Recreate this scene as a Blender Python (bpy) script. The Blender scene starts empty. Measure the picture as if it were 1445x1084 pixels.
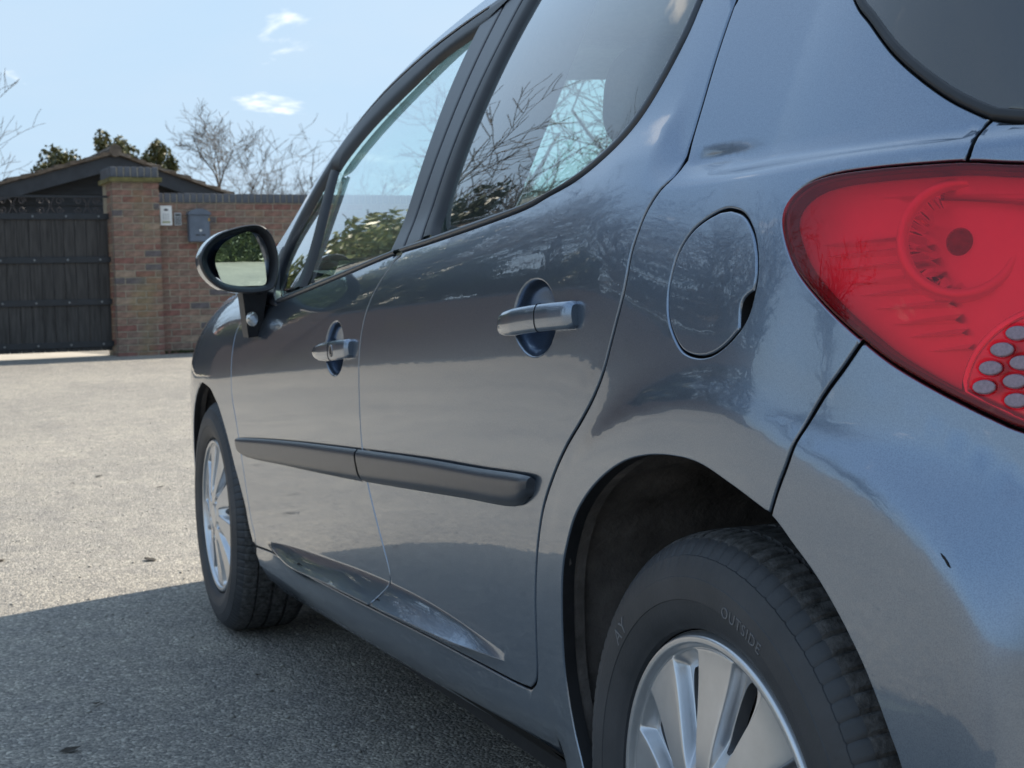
import bpy, math, random
import numpy as np
from mathutils import Vector, Matrix
from mathutils.geometry import delaunay_2d_cdt
R = math.radians
scene = bpy.context.scene
COL = scene.collection
random.seed(7); rng = np.random.default_rng(7)

# ------------------------------------------------------------------ camera
CAM = (-1.2404, 1.5444, 0.8163); YAW, PITCH, ROLL = -0.3822, -0.05438, -0.02731
fw = Vector((math.cos(YAW)*math.cos(PITCH), math.sin(YAW)*math.cos(PITCH), math.sin(PITCH)))
rt = Vector((math.sin(YAW), -math.cos(YAW), 0)); up = rt.cross(fw)
r2 = math.cos(ROLL)*rt + math.sin(ROLL)*up; u2 = -math.sin(ROLL)*rt + math.cos(ROLL)*up
cd = bpy.data.cameras.new('camera'); cam = bpy.data.objects.new('camera', cd); COL.objects.link(cam)
cam.matrix_world = Matrix(((r2.x, u2.x, -fw.x, CAM[0]), (r2.y, u2.y, -fw.y, CAM[1]), (r2.z, u2.z, -fw.z, CAM[2]), (0, 0, 0, 1)))
cd.sensor_width = 36; cd.sensor_fit = 'HORIZONTAL'; cd.lens = 2093.5/1445*36
cd.clip_start = 0.02; cd.clip_end = 3000
cd.dof.use_dof = True; cd.dof.focus_distance = 1.4; cd.dof.aperture_fstop = 24
scene.camera = cam

# ------------------------------------------------------------------ sky and sun
SUN = Vector((.50, -1.15, 1.0)).normalized()
w = bpy.data.worlds.new('World'); scene.world = w; w.use_nodes = True
nt = w.node_tree; nt.nodes.clear()
N = nt.nodes.new; Lk = nt.links.new
out = N('ShaderNodeOutputWorld'); bg = N('ShaderNodeBackground'); Lk(bg.outputs[0], out.inputs[0])
sky = N('ShaderNodeTexSky'); sky.sky_type = 'NISHITA'; sky.sun_disc = False
sky.sun_elevation = math.asin(SUN.z); sky.sun_rotation = math.atan2(SUN.x, SUN.y)
sky.air_density = 1.0; sky.dust_density = 1.2; sky.ozone_density = 1.3
bg.inputs[1].default_value = 0.10
geo = N('ShaderNodeTexCoord'); sep = N('ShaderNodeSeparateXYZ'); Lk(geo.outputs['Generated'], sep.inputs[0])
def wm(op, a, b=None, clamp=False):
    m = N('ShaderNodeMath'); m.operation = op; m.use_clamp = clamp
    for i, v in enumerate((a, b)):
        if v is None: continue
        if isinstance(v, (int, float)): m.inputs[i].default_value = v
        else: Lk(v, m.inputs[i])
    return m.outputs[0]
zc = wm('ADD', wm('MAXIMUM', sep.outputs[2], 0.0), 0.16)
cx = wm('DIVIDE', sep.outputs[0], zc); cy = wm('DIVIDE', sep.outputs[1], zc)
cmb = N('ShaderNodeCombineXYZ'); Lk(cx, cmb.inputs[0]); Lk(cy, cmb.inputs[1])
def cloud(scale, lo, hi, det, loc):
    mp = N('ShaderNodeMapping'); mp.inputs['Location'].default_value = loc; Lk(cmb.outputs[0], mp.inputs[0])
    n = N('ShaderNodeTexNoise'); n.inputs['Scale'].default_value = scale; n.inputs['Detail'].default_value = det
    n.inputs['Roughness'].default_value = .55; n.inputs['Distortion'].default_value = .25; Lk(mp.outputs[0], n.inputs[0])
    r = N('ShaderNodeMapRange'); r.interpolation_type = 'SMOOTHSTEP'
    r.inputs[1].default_value = lo; r.inputs[2].default_value = hi; Lk(n.outputs[0], r.inputs[0])
    return r.outputs[0]
thin = wm('MULTIPLY', cloud(.9, .36, .80, 8, (3.1, 1.7, 0)), .45)
puff = cloud(2.6, .628, .735, 9, (.382, .696, 2.0))
haze_ = wm('MULTIPLY', wm('SUBTRACT', 1.0, wm('MULTIPLY', sep.outputs[2], 2.2), True), .45)
def mixc(fac, a, col):
    m = N('ShaderNodeMix'); m.data_type = 'RGBA'; Lk(fac, m.inputs[0]); Lk(a, m.inputs[6]); m.inputs[7].default_value = (*col, 1); return m.outputs[2]
# soft shoulder so the sunward horizon keeps its blue, as the photograph holds it
SH = (1.62, 2.25, 2.95)
pre = N('ShaderNodeVectorMath'); pre.operation = 'SCALE'; Lk(sky.outputs[0], pre.inputs[0]); pre.inputs['Scale'].default_value = 3.0
vd = N('ShaderNodeVectorMath'); vd.operation = 'ADD'; Lk(pre.outputs[0], vd.inputs[0]); vd.inputs[1].default_value = SH
vm = N('ShaderNodeVectorMath'); vm.operation = 'MULTIPLY'; Lk(pre.outputs[0], vm.inputs[0]); vm.inputs[1].default_value = SH
vq = N('ShaderNodeVectorMath'); vq.operation = 'DIVIDE'; Lk(vm.outputs[0], vq.inputs[0]); Lk(vd.outputs[0], vq.inputs[1])
c = mixc(haze_, vq.outputs[0], (1.4, 1.85, 2.2))
c = mixc(thin, c, (1.75, 2.05, 2.4))
c = mixc(puff, c, (3.5, 3.55, 3.6))
Lk(c, bg.inputs[0])

sl = bpy.data.lights.new('sun', 'SUN'); sl.energy = 2.05; sl.angle = R(.53); sl.color = (1, .91, .77)
so = bpy.data.objects.new('sun', sl); COL.objects.link(so); so.rotation_euler = (-SUN).to_track_quat('-Z', 'Y').to_euler()
so.location = (5, -12, 10)
scene.view_settings.view_transform = 'Standard'; scene.view_settings.look = 'None'
scene.view_settings.gamma = 1.0; scene.view_settings.use_curve_mapping = False
scene.view_settings.exposure = 2.0
scene.render.engine = 'CYCLES'
scene.cycles.max_bounces = 12; scene.cycles.transparent_max_bounces = 24

# ------------------------------------------------------------------ helpers
def tag(o, label=None, cat=None, group=None, kind=None):
    if label: o['label'] = label
    if cat: o['category'] = cat
    if group: o['group'] = group
    if kind: o['kind'] = kind
    return o
def empty(name, loc=(0, 0, 0)):
    o = bpy.data.objects.new(name, None); o.location = loc; o.empty_display_size = .2; COL.objects.link(o); return o
def link(name, me, mat=None, parent=None):
    o = bpy.data.objects.new(name, me); COL.objects.link(o)
    if mat is not None and len(me.materials) == 0: me.materials.append(mat)
    if parent is not None: o.parent = parent; pass
    return o
def wpos(o):
    p = Vector(o.location)
    while o.parent is not None:
        o = o.parent
        p = p + Vector((0, 0, 0))
    return p
def mesh(name, V, F, smooth=False, sharp=None):
    me = bpy.data.meshes.new(name); me.from_pydata([tuple(map(float, v)) for v in V], [], [tuple(int(i) for i in f) for f in F])
    if smooth:
        me.polygons.foreach_set('use_smooth', [True]*len(me.polygons))
        if sharp: me.set_sharp_from_angle(angle=R(sharp))
    me.update(); return me
class MB:
    """collects boxes, tubes and lathes into one mesh"""
    def __init__(s): s.v = []; s.f = []
    def add(s, V, F):
        n = len(s.v); s.v += [tuple(map(float, v)) for v in V]; s.f += [tuple(int(i)+n for i in f) for f in F]; return s
    def box(s, a, b, M=None, bev=0.0):
        x0, y0, z0 = a; x1, y1, z1 = b
        if bev <= 0:
            V = [(x0,y0,z0),(x1,y0,z0),(x1,y1,z0),(x0,y1,z0),(x0,y0,z1),(x1,y0,z1),(x1,y1,z1),(x0,y1,z1)]
            F = [(0,3,2,1),(4,5,6,7),(0,1,5,4),(1,2,6,5),(2,3,7,6),(3,0,4,7)]
        else:
            V = []; F = []
            c = [(x0,x1),(y0,y1),(z0,z1)]
            idx = {}
            for i in (0,1):
                for j in (0,1):
                    for k in (0,1):
                        P = [c[0][i], c[1][j], c[2][k]]; sg = [1-2*i, 1-2*j, 1-2*k]
                        for ax in range(3):
                            q = list(P)
                            for o_ in range(3):
                                if o_ != ax: q[o_] += sg[o_]*bev
                            idx[(i,j,k,ax)] = len(V); V.append(tuple(q))
            def I(i,j,k,ax): return idx[(i,j,k,ax)]
            for ax in range(3):
                for sd in (0,1):
                    cs = [(0,0),(1,0),(1,1),(0,1)]
                    def key(p, q):
                        t = [0,0,0]; t[ax] = sd; o2 = [k for k in range(3) if k != ax]; t[o2[0]] = p; t[o2[1]] = q; return tuple(t)
                    f = [I(*key(p,q), ax) for p, q in cs]
                    fl = (sd == 0) ^ (ax == 1)
                    F.append(tuple(reversed(f)) if fl else tuple(f))
            for ax in range(3):
                o2 = [k for k in range(3) if k != ax]
                for p in (0,1):
                    for q in (0,1):
                        A = [0,0,0]; A[o2[0]] = p; A[o2[1]] = q; B = list(A); B[ax] = 1
                        F.append((I(*A,o2[0]), I(*B,o2[0]), I(*B,o2[1]), I(*A,o2[1])))
            for i in (0,1):
                for j in (0,1):
                    for k in (0,1): F.append((I(i,j,k,0), I(i,j,k,1), I(i,j,k,2)))
        if M is not None: V = [tuple(M @ Vector(v)) for v in V]
        return s.add(V, F)
    def tube(s, pts, rad, n=8, cap=True):
        pts = [Vector(p) for p in pts]; m = len(pts)
        rad = [rad]*m if isinstance(rad, (int, float)) else rad
        V = []; F = []; prev = None
        for i in range(m):
            d = (pts[min(i+1, m-1)] - pts[max(i-1, 0)]).normalized()
            a = prev if prev is not None else (Vector((0,0,1)) if abs(d.z) < .9 else Vector((1,0,0)))
            a = (a - d*a.dot(d)).normalized(); prev = a; b = d.cross(a)
            for k in range(n):
                t = 2*math.pi*k/n; V.append(tuple(pts[i] + (a*math.cos(t) + b*math.sin(t))*rad[i]))
        for i in range(m-1):
            for k in range(n): F.append((i*n+k, i*n+(k+1) % n, (i+1)*n+(k+1) % n, (i+1)*n+k))
        if cap: F.append(tuple(range(n-1, -1, -1))); F.append(tuple((m-1)*n+k for k in range(n)))
        return s.add(V, F)
    def build(s, name, mat, parent=None, smooth=False, sharp=None):
        return link(name, mesh(name, s.v, s.f, smooth, sharp), mat, parent)
def catmull(p, n=6, closed=False):
    p = np.asarray(p, float)
    q = np.vstack([p[-1], p, p[0], p[1]]) if closed else np.vstack([2*p[0]-p[1], p, 2*p[-1]-p[-2]])
    o = []
    for i in range(1, len(q)-2):
        a, b, c_, d = q[i-1:i+3]
        for t in np.arange(n)/n: o.append(.5*((2*b)+(-a+c_)*t+(2*a-5*b+4*c_-d)*t*t+(-a+3*b-3*c_+d)*t**3))
    if not closed: o.append(q[-2])
    return np.array(o)

# ------------------------------------------------------------------ materials
def new_mat(name):
    m = bpy.data.materials.new(name); m.use_nodes = True; t = m.node_tree
    return m, t, t.nodes['Principled BSDF']
def setp(b, **k):
    for n, v in k.items():
        n = n.replace('_', ' ')
        b.inputs[n].default_value = (*v, 1) if isinstance(v, tuple) and len(v) == 3 else v
def noise(t, scale, detail=6, rough=.6, coord='Object', vscale=None):
    tc = t.nodes.new('ShaderNodeTexCoord'); n = t.nodes.new('ShaderNodeTexNoise')
    n.inputs['Scale'].default_value = scale; n.inputs['Detail'].default_value = detail; n.inputs['Roughness'].default_value = rough
    if vscale:
        mp = t.nodes.new('ShaderNodeMapping'); mp.inputs['Scale'].default_value = vscale
        t.links.new(tc.outputs[coord], mp.inputs[0]); t.links.new(mp.outputs[0], n.inputs[0])
    else: t.links.new(tc.outputs[coord], n.inputs[0])
    return n.outputs[0]
def ramp(t, fac, stops):
    r = t.nodes.new('ShaderNodeValToRGB'); e = r.color_ramp.elements
    while len(e) < len(stops): e.new(.5)
    for i, (p, col) in enumerate(stops): e[i].position = p; e[i].color = (*col, 1)
    t.links.new(fac, r.inputs[0]); return r.outputs[0]
def bump(t, b, h, strength, dist):
    n = t.nodes.new('ShaderNodeBump'); n.inputs['Strength'].default_value = strength; n.inputs['Distance'].default_value = dist
    t.links.new(h, n.inputs['Height'])
    t.links.new(n.outputs[0], b.inputs['Normal']); return n
def simple(name, col, rough=.6, var=.25, nscale=8, metallic=0., bumps=0., bscale=60, bdist=.002, vscale=None, **k):
    m, t, b = new_mat(name)
    lo = tuple(max(0, x*(1-var)) for x in col); hi = tuple(min(1, x*(1+var)) for x in col)
    t.links.new(ramp(t, noise(t, nscale, vscale=vscale), [(.3, lo), (.7, hi)]), b.inputs['Base Color'])
    setp(b, Roughness=rough, Metallic=metallic, **k)
    if bumps: bump(t, b, noise(t, bscale, 4, vscale=vscale), bumps, bdist)
    return m
def glassy(name, tint, rough=0.0, refl=1.0, ior=1.5, film=0.):
    m = bpy.data.materials.new(name); m.use_nodes = True; t = m.node_tree; t.nodes.clear()
    o = t.nodes.new('ShaderNodeOutputMaterial'); mx = t.nodes.new('ShaderNodeMixShader')
    tr = t.nodes.new('ShaderNodeBsdfTransparent'); gl = t.nodes.new('ShaderNodeBsdfGlossy')
    tr.inputs[0].default_value = (*tint, 1); gl.inputs['Roughness'].default_value = rough; gl.inputs[0].default_value = (1, 1, 1, 1)
    ge = t.nodes.new('ShaderNodeNewGeometry'); dt = t.nodes.new('ShaderNodeVectorMath'); dt.operation = 'DOT_PRODUCT'
    t.links.new(ge.outputs['Normal'], dt.inputs[0]); t.links.new(ge.outputs['Incoming'], dt.inputs[1])
    def mth(op, x, y=None, cl=False):
        q = t.nodes.new('ShaderNodeMath'); q.operation = op; q.use_clamp = cl
        for i, v in enumerate((x, y)):
            if v is None: continue
            if isinstance(v, (int, float)): q.inputs[i].default_value = v
            else: t.links.new(v, q.inputs[i])
        return q.outputs[0]
    f0 = ((ior-1)/(ior+1))**2
    k = mth('POWER', mth('SUBTRACT', 1.0, mth('ABSOLUTE', dt.outputs['Value']), True), 5.0)
    fac = mth('MULTIPLY', mth('ADD', mth('MULTIPLY', k, 1-f0), f0), refl, True)
    t.links.new(fac, mx.inputs[0])
    if film:
        df = t.nodes.new('ShaderNodeBsdfDiffuse'); df.inputs[0].default_value = (.8, .82, .84, 1); mf = t.nodes.new('ShaderNodeMixShader'); mf.inputs[0].default_value = film
        t.links.new(tr.outputs[0], mf.inputs[1]); t.links.new(df.outputs[0], mf.inputs[2]); t.links.new(mf.outputs[0], mx.inputs[1])
    else: t.links.new(tr.outputs[0], mx.inputs[1])
    t.links.new(gl.outputs[0], mx.inputs[2]); t.links.new(mx.outputs[0], o.inputs[0])
    return m

def paint_mat():
    m, t, b = new_mat('grey_metallic_paint')
    nz = noise(t, 900, 2, .5)
    t.links.new(ramp(t, nz, [(.35, (.165, .215, .295)), (.65, (.215, .275, .36))]), b.inputs['Base Color'])
    setp(b, Metallic=.88, Roughness=.28, Coat_Weight=1.0, Coat_Roughness=.015, Coat_IOR=1.65)
    op = noise(t, 55, 2, .5)
    n = t.nodes.new('ShaderNodeBump'); n.inputs['Strength'].default_value = .035; n.inputs['Distance'].default_value = .002
    t.links.new(op, n.inputs['Height']); t.links.new(n.outputs[0], b.inputs['Coat Normal'])
    return m
PAINT = paint_mat()
MOULD = simple('moulding_grey', (.04, .048, .062), .34, .1, 30, Coat_Weight=.25, Coat_Roughness=.25)
RUBBER_GAP_SHADE = simple('black_rubber_gap_shade', (.018, .019, .022), .45, .2, 40)
SATIN = simple('satin_black_trim', (.022, .025, .035), .33, .1, 40, bumps=.05, bscale=700, bdist=.0005)
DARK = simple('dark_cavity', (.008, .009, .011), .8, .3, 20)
BLACKPL = simple('black_plastic', (.02, .022, .027), .5, .2, 30, bumps=.15, bscale=500, bdist=.0005)
GLASS = glassy('tinted_glass', (.80, .98, .94), refl=1.8, ior=1.5, film=.03)
DGLASS = glassy('dark_glass', (.16, .19, .22), refl=2.6, ior=1.5, film=.04)
CLEAR = glassy('clear_plastic', (.93, .95, .95), refl=1.5, ior=1.5)
CHROME = simple('mirror_silver', (.72, .92, .88), .0, 0, 3, metallic=1.0)
FABRIC = simple('seat_fabric', (.085, .09, .10), .9, .3, 60, bumps=.3, bscale=300)
LINER = simple('roof_lining', (.30, .30, .29), .95, .1, 60)
# ------------------------------------------------------------------ the car's side surface (x forward from rear axle, y left, z up)
def herm(x,X,Y):
    X=np.asarray(X,float);Y=np.asarray(Y,float);x=np.clip(np.asarray(x,float),X[0],X[-1])
    m=np.gradient(Y,X); i=np.clip(np.searchsorted(X,x)-1,0,len(X)-2)
    h=X[i+1]-X[i]; t=(x-X[i])/h
    return (2*t**3-3*t**2+1)*Y[i]+(t**3-2*t**2+t)*h*m[i]+(-2*t**3+3*t**2)*Y[i+1]+(t**3-t**2)*h*m[i+1]
def smax(a,b,k): return .5*(a+b+np.sqrt((a-b)**2+k*k))
S0=-.05; NEXP=2.5
BX=[-.05,.3,.8,1.3,1.8,2.2,2.6,2.8,3.0,3.15,3.28,3.36]
BY=[.872,.873,.872,.868,.863,.861,.861,.852,.824,.784,.70,.56]
AZ=[.1,.2,.3,.45,.6,.75,.9,1.0,1.1,1.5]
AL=[.50,.56,.60,.645,.65,.62,.595,.57,.50,.2]
def zbelt(x):
    t=x-.2; return .965-.074*.5*(t+np.sqrt(t*t+.0225))
def sstep(t): t=np.clip(t,0,1); return t*t*(3-2*t)
def zdoor(x): return .333-.0335*(x-.47)
def Lside(x,z):
    zb=zbelt(x)+.015*sstep((.25-x)/.4)
    zm=zb-.24; t=np.maximum(z-zm,0); u=np.maximum(zm-z,0)
    wq=sstep((.25-x)/.3); ws=sstep((.14-x)/.2)
    o=(1-wq)*(-6.35*np.minimum(t,.5)**3.56)+wq*(-2.0*np.clip(z-.66,0,.6)**3)-.2*u*u
    o=o-ws*np.minimum(80.*np.maximum(z-.924,0)**2,.35)
    o=o-.05*(np.maximum(zdoor(x)-.025-z,0)/.10)**2
    return herm(x,BX,BY)+o
def Gside(x,z,bk=1.0):
    h=z-zbelt(x); hp=np.maximum(h,0); hm=np.minimum(h,0)
    return .822+.022*bk*np.exp(-((x-1.65)/.42)**2)*sstep(h/.3)-.030*sstep((.28-x)/.45)-.25*sstep((x-2.1)/.5)-.35*hp-.40*hp*hp+(.8-1.15*sstep((.14-x)/.2))*np.maximum(hm,-.035)+.8*np.minimum(hm+.035,0)
FLARE=None  # polygon (s,z)
def polydist(s,z,P,closed=True):
    P=np.asarray(P,float); d=np.full(s.shape,9.); n=len(P)
    for i in range(n if closed else n-1):
        a=P[i];b=P[(i+1)%n]; e=b-a; L=e@e
        if L<1e-14: continue
        t=np.clip(((s-a[0])*e[0]+(z-a[1])*e[1])/L,0,1)
        d=np.minimum(d,np.hypot(s-a[0]-t*e[0],z-a[1]-t*e[1]))
    return d
def inpoly(s,z,P):
    P=np.asarray(P,float); c=np.zeros(s.shape,bool); n=len(P); j=n-1
    for i in range(n):
        a=P[i];b=P[j]
        if a[1]!=b[1]:
            q=((a[1]>z)!=(b[1]>z))&(s<(b[0]-a[0])*(z-a[1])/(b[1]-a[1])+a[0]); c^=q
        j=i
    return c
def fbase(s,z):
    psi=np.maximum(S0-s,0)/.87
    q=np.maximum(s-.05,0)
    return (.8765-.25*q*q-.12*np.maximum(.62-z,0)**2)/np.cos(np.minimum(psi,1.2))**.6
def P(s,z,dents=True,flareonly=False,gonly=False):
    s=np.asarray(s,float);z=np.asarray(z,float)
    psi=np.clip((S0-s)/.87,0,np.pi/2); c=np.maximum(np.cos(psi),1e-9);sn=np.sin(psi)
    x=np.maximum(s,S0)
    l=Lside(x,z); g=Gside(x,z,.4 if gonly else 1.0)
    AG=.57-.78*(z-.97); AG=np.clip(AG,.15,.60); al=herm(z,AZ,AL)
    rl=((c/l)**NEXP+(sn/al)**NEXP)**(-1/NEXP); rg=((c/np.maximum(g,.05))**NEXP+(sn/AG)**NEXP)**(-1/NEXP)
    if flareonly: r=fbase(s,z)
    elif gonly: r=rg
    else:
        r=smax(rl,rg,.010-.002*sstep((.14-s)/.2))
        if FLARE is not None:
            m=(s>-.75)&(s<.75)&(z<.95)
            if m.any():
                d=polydist(s[m],z[m],FLARE); d=np.where(inpoly(s[m],z[m],FLARE),-d,d)+.004
                f=fbase(s[m],z[m])-.8*.5*(d+np.sqrt(d*d+.009**2))-1.5*np.maximum(d-.06,0)
                r=r.copy() if r.shape else r
                r[m]=smax(r[m],f,.012)
        if dents: r=r+dent(s,z)
    return np.stack([x-r*sn,r*c,z+0*s],-1)
DENTS=[]
FLUTE=None
def dent(s,z):
    o=np.zeros(np.broadcast(s,z).shape)
    for (cs,cz,a,b,D) in DENTS:
        q=((s-cs)/a)**2+((z-cz)/b)**2
        o=o-D*np.sqrt(np.clip(1-q,0,1))*np.clip((1-q)*3,0,1)
    if FLUTE is not None:
        S,ZU,ZL,DD=FLUTE
        m=(s>S[0])&(s<S[-1]); zu=np.interp(s,S,ZU);zl=np.interp(s,S,ZL);dd=np.interp(s,S,DD)
        w=np.maximum(zu-zl,1e-4); t=(zu-z)/w   # 0 at upper edge, 1 lower
        f=np.where(t<1,np.clip((t+.03)/1.03,0,1)**1.3,np.exp(-np.maximum(zl-z,0)/.012))
        o=o+np.where(m,dd*f,0)
    return o
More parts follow.
